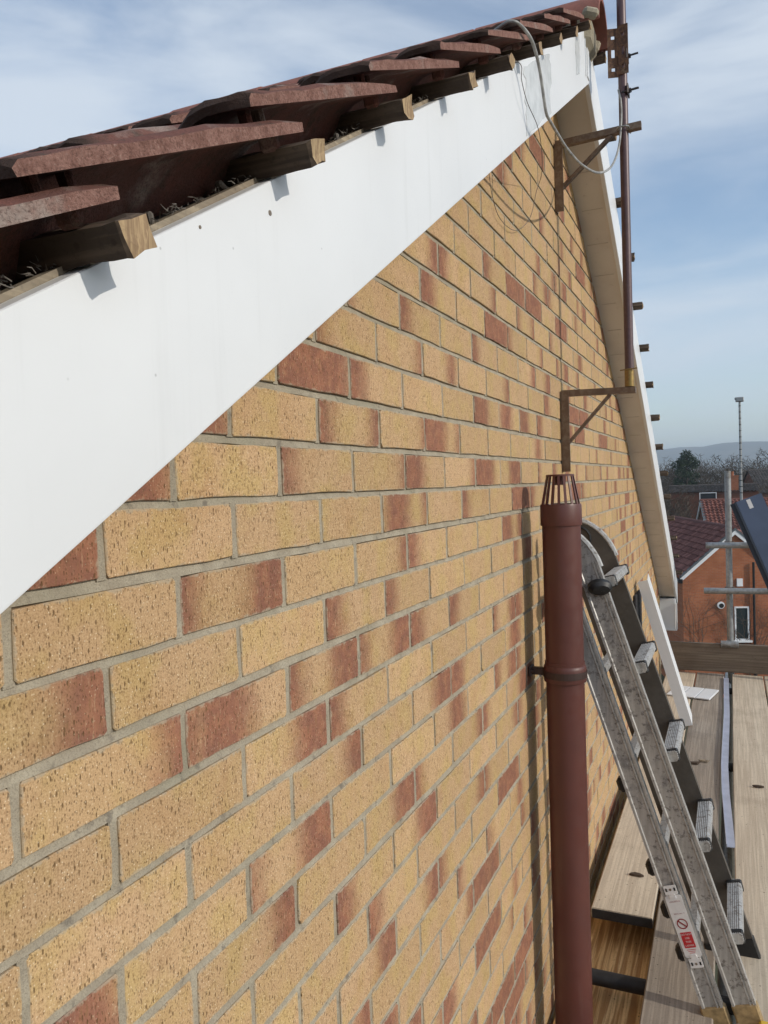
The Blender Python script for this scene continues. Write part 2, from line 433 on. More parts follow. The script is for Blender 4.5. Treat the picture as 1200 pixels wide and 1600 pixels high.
PT = {}
def pt(row, k, l=-1, r=-1, m=0, w=-1): PT[(row, k)] = (l, r, m, w)
A, B_, C_, D_ = .03, .06, .10, .14
pt(0, -1, r=.16); pt(0, 3, m=.065, w=.05, r=.012); pt(0, 5, l=.04); pt(0, 7, l=.215)
for k in (0, 1, 2, 4, 6): pt(0, k)
pt(-1, -.5, l=.215); pt(-1, .5); pt(-1, 1.5, l=.028); pt(-1, 2.5, r=.014); pt(-1, 3.5, l=.09); pt(-1, 4.5, r=.02); pt(-1, 5.5, l=.15); pt(-1, 6.5, r=.12); pt(-1, 7.5)
pt(-2, 0, l=.215); pt(-2, 1); pt(-2, 2, l=.035, r=.03); pt(-2, 3, r=.01); pt(-2, 4, l=.12, r=.015); pt(-2, 5); pt(-2, 6); pt(-2, 7); pt(-2, 8, m=.12, w=.03)
pt(-3, 1.5, l=.215); pt(-3, 2.5, l=.05); pt(-3, 3.5); pt(-3, 4.5); pt(-3, 5.5, l=.11); pt(-3, 6.5, m=.07, w=.05); pt(-3, 7.5, l=.10)
pt(-4, 2, l=.02); pt(-4, 3, r=.02); pt(-4, 4, m=.17, w=.02); pt(-4, 5); pt(-4, 6, r=.03)
pt(-5, 2.5, l=.0); pt(-5, 3.5, l=.04); pt(-5, 4.5); pt(-5, 5.5, l=.04); pt(-5, 6.5)
pt(1, -.5); pt(1, .5, l=.028, r=.085); pt(1, 1.5); pt(1, 2.5, r=.03); pt(1, 3.5, l=.05); pt(1, 4.5); pt(1, 5.5); pt(1, 6.5, l=.10, r=.05); pt(1, 7.5)
pt(2, -1, r=.06); pt(2, 0); pt(2, 1); pt(2, 2, l=.045); pt(2, 3, l=.035); pt(2, 4); pt(2, 5); pt(2, 6)
pt(3, -1.5); pt(3, -.5, r=.032); pt(3, .5, m=.07, w=.055, l=.03); pt(3, 1.5, l=.03, r=.085); pt(3, 2.5, l=.03, r=.08); pt(3, 3.5, l=.06); pt(3, 4.5, l=.05); pt(3, 5.5); pt(3, 6.5)
pt(4, -1); pt(4, 0); pt(4, 1, r=.09); pt(4, 2, l=.04); pt(4, 3); pt(4, 4); pt(4, 5); pt(4, 6, l=.025, r=.06); pt(4, 7, l=.06)
pt(5, -.5); pt(5, .5); pt(5, 1.5, r=.05); pt(5, 2.5); pt(5, 3.5, r=.10); pt(5, 4.5, l=.08); pt(5, 5.5); pt(5, 6.5, m=.1, w=.05)
pt(6, 0); pt(6, 1, r=.09, l=.012); pt(6, 2); pt(6, 3); pt(6, 4, m=.14, w=.045); pt(6, 5)
pt(7, .5, r=.05); pt(7, 1.5); pt(7, 2.5, r=.09); pt(7, 3.5, l=.03)
pt(8, 1); pt(8, 2, l=.05); pt(8, 3, r=.1); pt(9, 2.5, l=.04); pt(9, 3.5); pt(10, 3, r=.06)
def rand_pat():
    t = random.random()
    if t < .50: return (-1, -1, 0, -1)
    if t < .66: return (random.uniform(.012, .07), -1, 0, -1)
    if t < .79: return (-1, random.uniform(.012, .08), 0, -1)
    if t < .87: return (-1, -1, random.uniform(.05, .16), random.uniform(.015, .05))
    if t < .94: return (random.uniform(.02, .04), random.uniform(.03, .09), 0, -1)
    return (.215, -1, 0, -1)

def brick_geo(L=.215, H=.065):
    """outline of 16 points with uneven edges; front ngon and a chamfer running back into the joint"""
    c = .0018 + abs(jit(.0022)) + (.004 if random.random() < .12 else 0); e = .0013
    o = []
    def P(y, z): o.append((y + jit(e), z + jit(e)))
    P(c, 0); P(L*.27, 0); P(L*.52, 0); P(L*.78, 0); P(L-c, 0); P(L, c); P(L, H*.5); P(L, H-c)
    P(L-c, H); P(L*.74, H); P(L*.5, H); P(L*.23, H); P(c, H); P(0, H-c); P(0, H*.5); P(0, c)
    n = 16; b = .0009
    cy, cz = L/2, H/2
    vs = [(0, y + (b if y < cy else -b)*(1 if abs(y-cy) > L*.45 else 0), z + (b if z < cz else -b)*(1 if abs(z-cz) > H*.4 else 0)) for y, z in o]
    vs += [(-.0010, y, z) for y, z in o]
    vs += [(-.013, y, z) for y, z in o]
    fs = [tuple(range(n))]
    for r in (0, 1):
        for i in range(n): fs.append((r*n+i, (r+1)*n+i, (r+1)*n+(i+1) % n, r*n+(i+1) % n))
    return vs, fs

bricks = []
for row in range(-20, 29):
    off = 0 if row % 2 == 0 else .5
    zb = -.075*row + .005
    rz = jit(.0012)
    for ki in range(-5, 30):
        k = ki + off; y = k*.225 + .005
        if y + .215 > Y1 + .02 or y < Y0: continue
        # keep bricks whose lowest corner is under the soffit line
        zl = max(rake(y), rake(y+.215))
        if zb > zl + .01: continue
        L = .215 if y+.215 <= Y1 else Y1-y
        bricks.append((row, k, y, zb + rz, L))
def area(b):
    row, k, y, z, L = b
    if z + .06 < rake(y+.1)-.0 and True:
        q = [project((0, yy, zz)) for yy, zz in ((y, z), (y+.215, z), (y+.215, z+.065), (y, z+.065))]
        if any(t is None for t in q): return 0
        xs = [t[0] for t in q]; ys = [t[1] for t in q]
        cx, cy = sum(xs)/4, sum(ys)/4
        if cx < -60 or cx > 1040 or cy < 0 or cy > 1660: return 0
        # hidden behind the near barge board or the vent pipe
        if cx < 900 and cy < 957 - .893*cx: return 0
        if 858 < cx < 905 and cy > 780: return 0
        a = 0
        for i in range(4): a += xs[i]*ys[(i+1) % 4] - xs[(i+1) % 4]*ys[i]
        return abs(a)/2
    return 0
ranked = sorted(bricks, key=lambda b: -area(b))
single = set(id(b) for b in ranked[:298])
def add_attrs(me, data):
    """data: list of (nverts, pat, tint, y0, z0, verts)"""
    a = me.attributes.new('pat', 'FLOAT_COLOR', 'POINT'); b = me.attributes.new('buv', 'FLOAT_VECTOR', 'POINT')
    pa = []; pb = []; pc = []
    for vs, pat, tint in data:
        for p in vs: pa += list(pat); pb += [p[1], p[2], tint]
        q_ = (math.sin(tint*917.3)*43.7) % 1; pc += [q_]*len(vs)
    me.attributes.new('pat2', 'FLOAT', 'POINT').data.foreach_set('value', pc)
    a = me.attributes['pat']; b = me.attributes['buv']
    a.data.foreach_set('color', pa); b.data.foreach_set('vector', pb)
bulk_v, bulk_f, bulk_d = [], [], []
pj = MB(); random.seed(17)
for row in range(-20, 29):              # struck bed joints: recessed at the top, nearly flush at the bottom
    z = -.075*row
    dmax = (ZS + .08 - z)/S
    ya, yb = max(-1.2, YA - dmax), min(Y1, YA + dmax)
    if yb - ya < .1: continue
    n = max(2, int((yb-ya)/.05)); o = len(pj.v)
    for i in range(n+1):
        y = ya + (yb-ya)*i/n
        a, b, c = -.0052 + jit(.0007), -.0016 + jit(.0007), jit(.0006)
        pj.v += [Vector((-.009, y, z+.0075)), Vector((a, y, z+.0068)), Vector((b, y, z-.0048+c)), Vector((-.009, y, z-.0075))]
    for i in range(n):
        for k in range(3): pj.f.append((o+i*4+k, o+i*4+k+1, o+(i+1)*4+k+1, o+(i+1)*4+k)); pj.mi.append(0)
for b in bricks:                        # perpends
    if b[2] < -1.2: continue
    x = -.0020 + jit(.0006)
    pj.box((x-.004, b[2]-.005, b[3]+.0325), (.008, .0125, .068))
pj = pj.build('pointing', 'mortar', wall); pj['kind'] = 'stuff'; random.seed(18)
for b in bricks:
    row, k, y, z, L = b
    pat = PT.get((row, k)) or rand_pat()
    tint = random.random()
    vs, fs = brick_geo(L)
    x0 = jit(.0009); ang = jit(.004); tz = jit(.0008)
    def tr(p):
        return (p[0] + x0 + (p[1]-.107)*jit(0) + p[2]*tz*0, p[1]*math.cos(ang) - p[2]*math.sin(ang), p[2]*math.cos(ang) + p[1]*math.sin(ang))
    wv = [tr(p) for p in vs]
    if id(b) in single:
        me = bpy.data.meshes.new('brick'); me.from_pydata(wv, [], fs); me.materials.append(MT['brick']); add_attrs(me, [(vs, pat, tint)])
        ob = bpy.data.objects.new('brick', me); col.objects.link(ob); ob.location = (0, y, z); adopt(ob, wall)
    else:
        o = len(bulk_v); bulk_v += [(p[0], p[1]+y, p[2]+z) for p in wv]; bulk_f += [tuple(i+o for i in f) for f in fs]; bulk_d.append((vs, pat, tint))
me = bpy.data.meshes.new('brickwork'); me.from_pydata(bulk_v, [], bulk_f); me.materials.append(MT['brick']); add_attrs(me, bulk_d)
ob = bpy.data.objects.new('brickwork', me); col.objects.link(ob); adopt(ob, wall); ob['kind'] = 'stuff'

# soffits, barge boards, timber behind
def slope_prism(side, prof, d0, d1):
    """prof in (x, height above the soffit line measured vertically); from ridge distance d0 to d1"""
    m = MB(); sg = -1 if side == 'near' else 1
    a = (0, YA + sg*d0, ZS - S*d0); b = (0, YA + sg*d1, ZS - S*d1)
    m.prism(prof, a, b, (1, 0, 0), (0, 0, 1)); return m
DN, DF = 3.9, 4.28
slope_prism('far', [(-.02, .002), (XB-.0185, .002), (XB-.0185, .012), (-.02, .012)], 0.003, DF-.12).build('soffit', 'soffit', house)
slope_prism('near', [(-.02, .002), (XB-.0185, .002), (XB-.0185, .012), (-.02, .012)], 0.003, DN).build('soffit', 'soffit', house)
bp = [(XB-.018, 0), (XB-.0165, -.0025), (XB-.0025, -.0025), (XB-.0005, -.001), (XB, .002), (XB, BH-.001), (XB-.0015, BH), (XB-.018, BH)]
bn = slope_prism('near', bp, .0, DN).build('barge_board', 'upvc', house, smooth=True)
bf = slope_prism('far', bp, .0005, DF).build('barge_board', 'upvc', house, smooth=True)
# dark joint between soffit and wall; cover strip at the apex; timber ladder rails
m = MB(); m.box((XB+.0016, YA-.075, ZS+.125-.055), (.003, .004, .16)); m.box((XB+.0016, YA-.02, ZS+.08), (.0024, .036, .15))
m.build('apex_joint_strip', 'upvc', bn)
slope_prism('near', [(XB-.040, .03), (XB-.0188, .03), (XB-.0188, BH+.006), (XB-.040, BH+.004)], .01, DN).build('timber_rail', 'timber', house)
slope_prism('far', [(XB-.040, .03), (XB-.0188, .03), (XB-.0188, BH+.004), (XB-.040, BH+.004)], .01, DF).build('timber_rail', 'timber', house)
# smeared sealant film near the apex
random.seed(4)
MT['sealant'] = mat_plain('sealant', (.60, .615, .61), .25, 0, .12, 25)
for (y0, y1, u0, u1, w) in ((1.29, 1.60, .010, .170, .016), (2.02, 2.10, .06, .18, .006)):
    pts = []
    for k in range(40):
        t = 4*k/40; e, f = int(t), t % 1
        yy, uu = [(y0 + (y1-y0)*f, u0), (y1, u0 + (u1-u0)*f), (y1 - (y1-y0)*f, u1), (y0, u1 - (u1-u0)*f)][e]
        yy += jit(w) if e in (1, 3) else 0; uu = min(.183, max(.004, uu + (jit(.005) if e in (0, 2) else 0)))
        pts.append((yy, rake(yy) + uu))
    m = MB(); m.prism(pts, (XB+.0002, 0, 0), (XB+.0009, 0, 0), (0, 1, 0), (0, 0, 1)); m.build('sealant_smear', 'sealant', bn)
# screw hole in the barge board
def on_barge(y, up): return Vector((XB, y, rake(y) + up))
m = MB()
for (y, u_, r) in ((.118, .155, .0028), (-.002, .176, .0016)):
    c = on_barge(y, u_); m.tube([c + Vector((-.003, 0, 0)), c + Vector((.0007, 0, 0))], r, 10)
m.build('screw', 'galvscrew', bn)
# soffit cross marks: shallow clips
m = MB()
for i in range(22):
    d = .32 + i*.165
    y = YA + d; z = rake(y) + .0015
    if i % 1 == 0:
        rot = Matrix.Rotation(-math.atan(S), 3, 'X')
        m.box((.055 + jit(.006), y, z), (.075 + jit(.015), .0022, .0022), rot)
m.build('soffit_groove', mat_plain('soffit_line', (.50, .455, .40), .8), house)
# boxed eaves end
m = MB(); m.box((.058, 6.47, -1.075), (.126, .10, .26), bev=.003); m.build('eaves_box_end', 'upvc', house)
m = MB(); m.box((.062, 6.412, -1.206), (.14, .014, .012), bev=.002); m.box((.129, 6.412, -1.09), (.012, .014, .22), bev=.002); m.build('eaves_trim', 'upvc', house)
# far-corner gutter scrap
# ---- roof
roofp = slope_prism('near', [(-8, .16), (XB-.03, .16), (XB-.03, BH+.001), (-8, BH+.001)], 0, DN+.4).build('roof', 'felt', house)
rf = slope_prism('far', [(-8, .16), (XB-.03, .16), (XB-.03, BH+.001), (-8, BH+.001)], .001, DF+.3).build('roof_felt', 'felt', roofp)
GA = .27
TN = Vector((0, CO, SI)); NN = Vector((0, -SI, CO))       # near slope: up the slope, and out of it
TF = Vector((0, -CO, SI)); NF = Vector((0, SI, CO))
def batten(y, side, xe, seed):
    random.seed(seed)
    T, N = (TN, NN) if side == 'near' else (TF, NF)
    base = Vector((0, y, rake(y) + BH + .0015))
    w, h = .032 + jit(.003), .0242 + jit(.0015)
    m = MB(); rings = []
    xs = [-1.6, -.5, -.1, .02, .07, .11, .14, .16, xe-.004, xe]
    for i, x in enumerate(xs):
        e = .0012 if i < len(xs)-1 else .003
        lift = .012 if x < XB-.05 else 0
        ring = []
        for (a, b) in ((-w, 0), (-w*.5, 0), (0, 0), (0, h*.5), (0, h), (-w*.5, h), (-w, h), (-w, h*.5)):
            ring.append(Vector((x + (jit(.003) if i == len(xs)-1 else 0), 0, 0)) + base + T*(a + jit(e)) + N*(b + jit(e) + .0015))
        rings.append(ring)
    o = 0
    for rg in rings: m.v += rg
    for i in range(len(rings)-1):
        for k in range(8): m.f.append((i*8+k, i*8+(k+1) % 8, (i+1)*8+(k+1) % 8, (i+1)*8+k)); m.mi.append(0)
    m.f.append(tuple((len(rings)-1)*8+k for k in range(8))); m.mi.append(1)
    random.seed(seed+1)
    return m.build('batten', ['batten', 'batten_end'], roofp, origin=(0, y, base.z))
bi = 0
for i in range(-4, 9):
    y = -.118 + .272*i
    if y > YA - .06: continue
    batten(y, 'near', .181 + jit(.006), 100+i)
for i in range(0, 15):
    y = YA + .10 + .288*i
    batten(y, 'far', .178 + jit(.008), 200+i)
# tiles
def tile_mesh(name, sg=1):
    """single-lap tile with two rolls, 300 wide; local x runs inwards (negative), y up the slope, z out of it"""
    prof = [(0, .030), (-.008, .040), (-.022, .0505), (-.04, .054), (-.058, .0505), (-.072, .040), (-.085, .022), (-.097, .007), (-.108, .001), (-.14, 0), (-.15, .001), (-.16, .007), (-.172, .022), (-.185, .040), (-.20, .0505), (-.218, .054), (-.236, .0505), (-.25, .04), (-.262, .022), (-.274, .007), (-.285, .001), (-.306, 0)]
    prof = [(0, .0525), (-.012, .0535), (-.03, .054), (-.05, .054), (-.068, .050), (-.086, .039), (-.10, .022), (-.112, .008), (-.122, .001)] + prof[9:]
    LEN = .40; th = .0125; n = len(prof)
    sd = random.random()*50; m = MB(); ys = [0, .006, .03, .07, .12, .18, .24, .30, .36, LEN]; edge = []
    top, bot = [], []
    for j, y in enumerate(ys):
        for i_, (x, z) in enumerate(prof):
            wv_ = mnoise.noise(Vector((y*14 + random.random()*0, x*9, sd)))*.0026
            top.append(Vector((x + jit(.0005), y + (jit(.003) if j in (0, 9) else 0), z + wv_ + jit(.0012) + .003*math.sin(math.pi*y/LEN) - (.004 if j == 0 else 0) - (.003 if i_ == 0 else 0))))
    for j, y in enumerate(ys):
        for i, (x, z) in enumerate(prof):
            a = prof[max(0, i-1)]; b = prof[min(n-1, i+1)]
            t = Vector((b[0]-a[0], b[1]-a[1])).normalized(); nn = Vector((t.y, -t.x))
            if nn.y > 0: nn = -nn
            bot.append(Vector((x + nn.x*th*(0 if i in (0,) else 1), y, z + nn.y*th)))
    m.v = top + bot; o = len(top); J = len(ys)
    for j in range(J-1):
        for i in range(n-1):
            a = j*n+i; m.f.append((a, a+1, a+n+1, a+n)); m.f.append((o+a, o+a+n, o+a+n+1, o+a+1))
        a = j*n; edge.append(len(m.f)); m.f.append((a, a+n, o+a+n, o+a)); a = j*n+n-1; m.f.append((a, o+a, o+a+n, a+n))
    for i in range(n-1):
        m.f.append((i, o+i, o+i+1, i+1)); a = (J-1)*n+i; m.f.append((a, a+1, o+a+1, o+a))
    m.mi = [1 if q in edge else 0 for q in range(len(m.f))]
    # nibs and weather bars below
    for x in (-.030, -.14, -.218): m.box((x, LEN-.022, (.054 if x != -.14 else 0)-.017), (.020, .014, .018), bev=.004)
    m.box((-.034, .045, .034), (.014, .008, .022), bev=.003); m.box((-.044, .09, .033), (.014, .008, .024), bev=.003)
    return m
random.seed(31)
TMS = []
for q in range(4):
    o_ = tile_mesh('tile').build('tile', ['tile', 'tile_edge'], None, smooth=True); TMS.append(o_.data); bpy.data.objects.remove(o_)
drop = math.atan(.030/.348)
def place_tile(tip_y, c, side, q, xv):
    T, N = (TN, NN) if side == 'near' else (TF, NF)
    sg = 1 if side == 'near' else -1
    # tilt: the tail rides on the tile below
    a = Matrix.Rotation((math.atan(S) - drop)*sg + jit(.006), 4, 'X')
    if side == 'far': a = a @ Matrix.Rotation(0, 4, 'Z')
    y_tail = tip_y - sg*.348
    z_tail = rake(y_tail) + BH + .094 - .0535/CO*.96
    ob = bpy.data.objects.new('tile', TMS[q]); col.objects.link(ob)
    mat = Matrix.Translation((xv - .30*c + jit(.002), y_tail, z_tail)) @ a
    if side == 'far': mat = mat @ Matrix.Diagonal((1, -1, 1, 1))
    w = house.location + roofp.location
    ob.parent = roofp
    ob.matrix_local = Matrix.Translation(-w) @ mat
    return ob
random.seed(5)
for i in range(-5, 9):
    tip = -.136 + .269*i
    if tip > YA + .02: continue
    for c in range(7): place_tile(tip, c, 'near', random.randrange(4), .166 + (jit(.004) if c == 0 else 0))
for i in range(0, 15):
    tip = YA + .10 + .288*i
    for c in range(3): place_tile(tip, c, 'far', random.randrange(4), .112 + (jit(.004) if c == 0 else 0))
# ridge tiles, half round, bedded in mortar
MT['ridge'] = mat_rust('red_ridge_clay', (.26, .10, .075), (.21, .085, .065), (.13, .085, .07), .9, 0, 30)
random.seed(9)
x = .185
for q in range(7):
    L = .45; m = MB(); ro, ri = .118, .100; n = 12
    pr = [(ro*math.cos(math.pi*t/n), ro*math.sin(math.pi*t/n)) for t in range(n+1)] + [(ri*math.cos(math.pi*t/n), ri*math.sin(math.pi*t/n)) for t in range(n, -1, -1)]
    zc = 1.622 + jit(.003)
    m.prism(pr, (x - L + .012, YA, zc), (x, YA, zc), (0, 1, 0), (0, 0, 1))
    m.build('ridge_tile', 'ridge', roofp, smooth=True, origin=(x-L/2, YA, zc)); x -= L
m = MB(); n = 26
for q in range(16):
    c = Vector((random.uniform(-.22, .16), YA + random.choice((-1, 1))*(.105 + jit(.02)), 1.640 + jit(.02))); s = random.uniform(.012, .04)
    m.box(c, (s*1.4, s, s*.8), Matrix.Rotation(random.uniform(0, 3), 3, Vector((jit(1), jit(1), 1)).normalized()), bev=s*.25)
m.box((-1.1, YA, 1.622), (2.5, .17, .11), bev=.02)
m.build('ridge_mortar', 'mortar', roofp)
# loose moss, dust and fibres along the verge
random.seed(77)
m = MB()
for q in range(900):
    y = random.uniform(-.55, 2.1); x = XB - .03 + jit(.012)
    b = Vector((x, y, rake(y) + BH + .006 + random.random()*.004)); d = Vector((jit(.008), jit(.014), random.random()*.006 - .002))
    m.tube([b, b + d*.5 + Vector((jit(.003), jit(.003), jit(.003))), b + d], [.0006, .0005, .0002], 3, cap=False)
for q in range(14):
    y = random.uniform(-.5, 2.0); s = random.uniform(.006, .014)
    b = Vector((XB - .034 + jit(.01), y, rake(y) + BH + .008)); m.box(b, (s, s*1.6, s*.8), Matrix.Rotation(random.random()*3, 3, 'X'), bev=s*.25)
f_ = m.build('dust_fibres', 'fluff', roofp); f_['kind'] = 'stuff'

# ------------------------------------------------------------------ vent pipe
PX, PY = .106, 1.72
vp = empty('vent_pipe', (PX, PY, ZG), 'brown plastic soil vent pipe with slotted cage top on brick wall', 'pipe')
m = MB(); m.lathe([(.0, ZG), (.055, ZG), (.055, .0), (.05, .0)], (PX, PY, 0), 48); m.build('pipe', 'pipe', vp, smooth=True)
m = MB(); m.lathe([(.0555, -.045), (.0590, -.045), (.0595, -.042), (.0590, .012), (.0575, .017), (.052, .017), (.05, .012), (.05, -.03)], (PX, PY, 0), 48); m.build('collar', 'pipe', vp, smooth=True)
cage = MB(); nb = 17
for k in range(nb):
    t = 2*math.pi*k/nb
    def rr(r, dt, z): return Vector((PX + r*math.cos(t+dt), PY + r*math.sin(t+dt), z))
    w0, w1 = .062, .082
    vs = [rr(.0555, -w0, .016), rr(.0555, w0, .016), rr(.0515, w0, .016), rr(.0515, -w0, .016), rr(.040, -w1, .098), rr(.040, w1, .098), rr(.0365, w1, .098), rr(.0365, -w1, .098)]
    cage.add(vs, [(0, 3, 2, 1), (4, 5, 6, 7), (0, 1, 5, 4), (1, 2, 6, 5), (2, 3, 7, 6), (3, 0, 4, 7)])
cage.lathe([(.0, .0975), (.0405, .0975), (.0405, .1015), (.038, .103), (.0, .103)], (PX, PY, 0), 34)
cage.lathe([(.0, .072), (.016, .072), (.016, .098)], (PX, PY, 0), 20)
cage.build('cage', 'pipe', vp, smooth=True)
m = MB(); m.lathe([(.055, -.50), (.0605, -.50), (.0615, -.496), (.0615, -.462), (.0600, -.455), (.0575, -.452), (.0575, -.443), (.055, -.442)], (PX, PY, 0), 48); m.build('coupling', 'pipe', vp, smooth=True)
m = MB(); m.lathe([(.0612, -.487), (.0635, -.487), (.0635, -.468), (.0612, -.468)], (PX, PY, 0), 40)
m.box((.028, PY+.002, -.477), (.05, .020, .022), bev=.003); m.box((.006, PY+.002, -.477), (.008, .045, .030), bev=.002)
m.tube([(.010, PY-.014, -.477), (.015, PY-.014, -.477)], .005, 8); m.tube([(.05, PY-.012, -.477), (.05, PY+.016, -.477)], .004, 8)
m.build('bracket', mat_plain('dark_bracket', (.045, .024, .02), .5), vp)

# ------------------------------------------------------------------ aerial mast, its two wall brackets and clamp
MX, MY = .242, 2.31
am = empty('aerial_mast', (MX, MY, .39), 'thin maroon aerial mast on two steel wall brackets', 'mast')
m = MB(); m.tube([(MX, MY, .44), (MX, MY, 1.2), (MX, MY, 2.9)], .0155, 20); m.build('mast', 'mast', am, smooth=True)
m = MB(); m.tube([(MX, MY, .405), (MX, MY, .462)], .0168, 18); m.tube([(MX-.03, MY-.016, .462), (MX+.028, MY-.016, .466)], .0022, 6); m.build('sleeve', 'brass', am, smooth=True)
def angle_iron(m, a, b, w, t, ex, ey):
    m.prism([(0, 0), (w, 0), (w, t), (t, t), (t, w), (0, w)], a, b, ex, ey)
def bracket(zt, zb, xe, zarm, lift):
    br = MB()
    # upright on the wall, arm and brace: angle sections
    angle_iron(br, (.002, MY-.015, zb), (.002, MY-.015, zt), .030, .004, (0, 1, 0), (1, 0, 0))
    br.box((.006, MY, (zt+zb)/2), (.004, .030, zt-zb))
    br.prism([(-.013, -.011), (.013, -.011), (.013, .011), (-.013, .011)], (.006, MY, zarm), (xe, MY, zarm+lift), (0, 1, 0), (0, 0, 1))
    br.prism([(-.010, -.0075), (.010, -.0075), (.010, .0075), (-.010, .0075)], (.010, MY, zb + (zt-zb)*.30), (xe*.68, MY, zarm - .008 + lift*.6), (0, 1, 0), (0, 0, 1))
    for z in (zb+.04, zt-.06): br.tube([(.008, MY, z), (.016, MY, z)], .0065, 6)
    o = br.build('wall_bracket', 'steel', am); return o
bracket(.405, .115, .262, .398, -.006)
bracket(1.285, 1.045, .30, 1.285, .01)
m = MB()
for z, s in ((1.285, 1),):
    for dx in (-.018, .018): m.tube([(MX+dx, MY-.03, z+.004), (MX+dx, MY+.03, z+.004)], .003, 8)
    m.tube([(MX-.018, MY-.03, z+.004), (MX-.01, MY-.037, z+.004), (MX+.01, MY-.037, z+.004), (MX+.018, MY-.03, z+.004)], .003, 8)
m.build('u_bolt', 'galv', am, smooth=True)
# perforated clamp: two folded plates
def holed_plate(m, org, ex, ez, w, h, holes, th, ey):
    """plate built from strips round rectangular/oval slots lying on its middle line; holes: (z0, z1, halfwidth)"""
    org = Vector(org); ex = Vector(ex); ez = Vector(ez); ey = Vector(ey); zs = 0
    def strip(x0, x1, z0, z1): m.prism([(x0, z0), (x1, z0), (x1, z1), (x0, z1)], org, org + ey*th, ex, ez)
    for (z0, z1, hw) in holes:
        strip(0, w, zs, z0)
        strip(0, w/2-hw, z0, z1); strip(w/2+hw, w, z0, z1)
        c = min(hw, (z1-z0)/2)*.6
        for sx in (-1, 1):
            for (za, zb_) in ((z0, z0+c), (z1, z1-c)):
                q = [(w/2+sx*hw, za), (w/2+sx*(hw-c), za), (w/2+sx*hw, zb_)]
                m.prism(q, org, org + ey*th, ex, ez)
        zs = z1
    strip(0, w, zs, h)
m = MB()
hl = [(.020, .032, .0055), (.066, .094, .0055), (.128, .140, .0055)]
holed_plate(m, (MX-.046, MY-.024, 1.468), (.0345, .010, 0), (0, 0, 1), 1.0, .165, [(a, b, .16) for a, b, c in hl], .10, (0, .035, 0))
m.build('clamp_plate', 'rust', am)
m = MB()
holed_plate(m, (MX-.012, MY-.020, 1.472), (.0345, -.004, 0), (0, 0, 1), 1.0, .166, [(a, b, .13) for a, b, c in hl], .10, (0, .035, 0))
m.build('clamp_plate', 'rust', am)
MT['bolt'] = mat_rust('dark_bolt', (.03, .035, .045), (.07, .05, .04), (.05, .04, .04), .5, .5)
for z in (1.540, 1.423):
    m = MB()
    for dy, dz, ln in ((-.014, -.010, .030), (.018, .006, .024)):
        m.tube([(MX-.004, MY+dy, z+dz), (MX+.024+ln, MY+dy, z+dz+.004)], .0034, 8)
        m.tube([(MX+.019, MY+dy, z+dz), (MX+.026, MY+dy, z+dz+.001)], .0075, 6)
    m.box((MX+.017, MY, z-.002), (.006, .05, .034), bev=.002)
    m.build('clamp_bolt', 'bolt', am)

def spline(pts, n=8):
    pts = [Vector(p) for p in pts]; out = []
    for i in range(len(pts)-1):
        p0 = pts[max(0, i-1)]; p1 = pts[i]; p2 = pts[i+1]; p3 = pts[min(len(pts)-1, i+2)]
        for k in range(n):
            t = k/n; out.append(.5*((2*p1) + (p2-p0)*t + (2*p0-5*p1+4*p2-p3)*t*t + (3*p1-p0-3*p2+p3)*t**3))
    return out + [pts[-1]]
ca = [[.06, 1.13, 1.05], [0.14, 1.065, 1.040], [0.16, 1.051, 1.035], [0.175, 1.066, 1.032], [0.18, 1.138, 1.041], [0.18, 1.198, 1.033], [0.18, 1.24, 1.003], [0.18, 1.269, 0.965], [0.18, 1.294, 0.942], [0.18, 1.337, 0.942], [0.18, 1.414, 0.946], [0.185, 1.54, 0.948], [0.195, 1.699, 0.964], [0.21, 1.899, 1.009], [0.222, 2.106, 1.098], [0.23, 2.25, 1.21], [0.236, 2.292, 1.318], [0.236, 2.290, 1.382], [0.228, 2.296, 1.425]]
tag(MB().tube(spline(ca), .0036, 8).build('coaxial_cable', 'cable', None, smooth=True), 'thick grey aerial cable looping from the roof tiles to the mast', 'cable')
wi = [[.10, 1.10, 1.01], [0.15, 1.159, 1.004], [0.15, 1.179, 0.975], [0.15, 1.23, 0.948], [0.15, 1.333, 0.935], [0.12, 1.516, 0.955], [0.06, 1.797, 1.0], [0.03, 1.855, 0.97], [0.02, 1.803, 0.878], [0.012, 1.658, 0.801], [0.010, 1.497, 0.786], [0.010, 1.42, 0.824], [0.008, 1.394, 0.90]]
tag(MB().tube(spline(wi), .0009, 5).build('thin_wire', 'wire', None, smooth=True), 'thin dark wire hanging over the barge board and looping down the bricks', 'wire')

MT['black_shade'] = mat_plain('shaded_tube_black', (.02, .02, .022), .6, 0, .3, 30)  # near-black: shade under the boards put into the transom colour; also end band
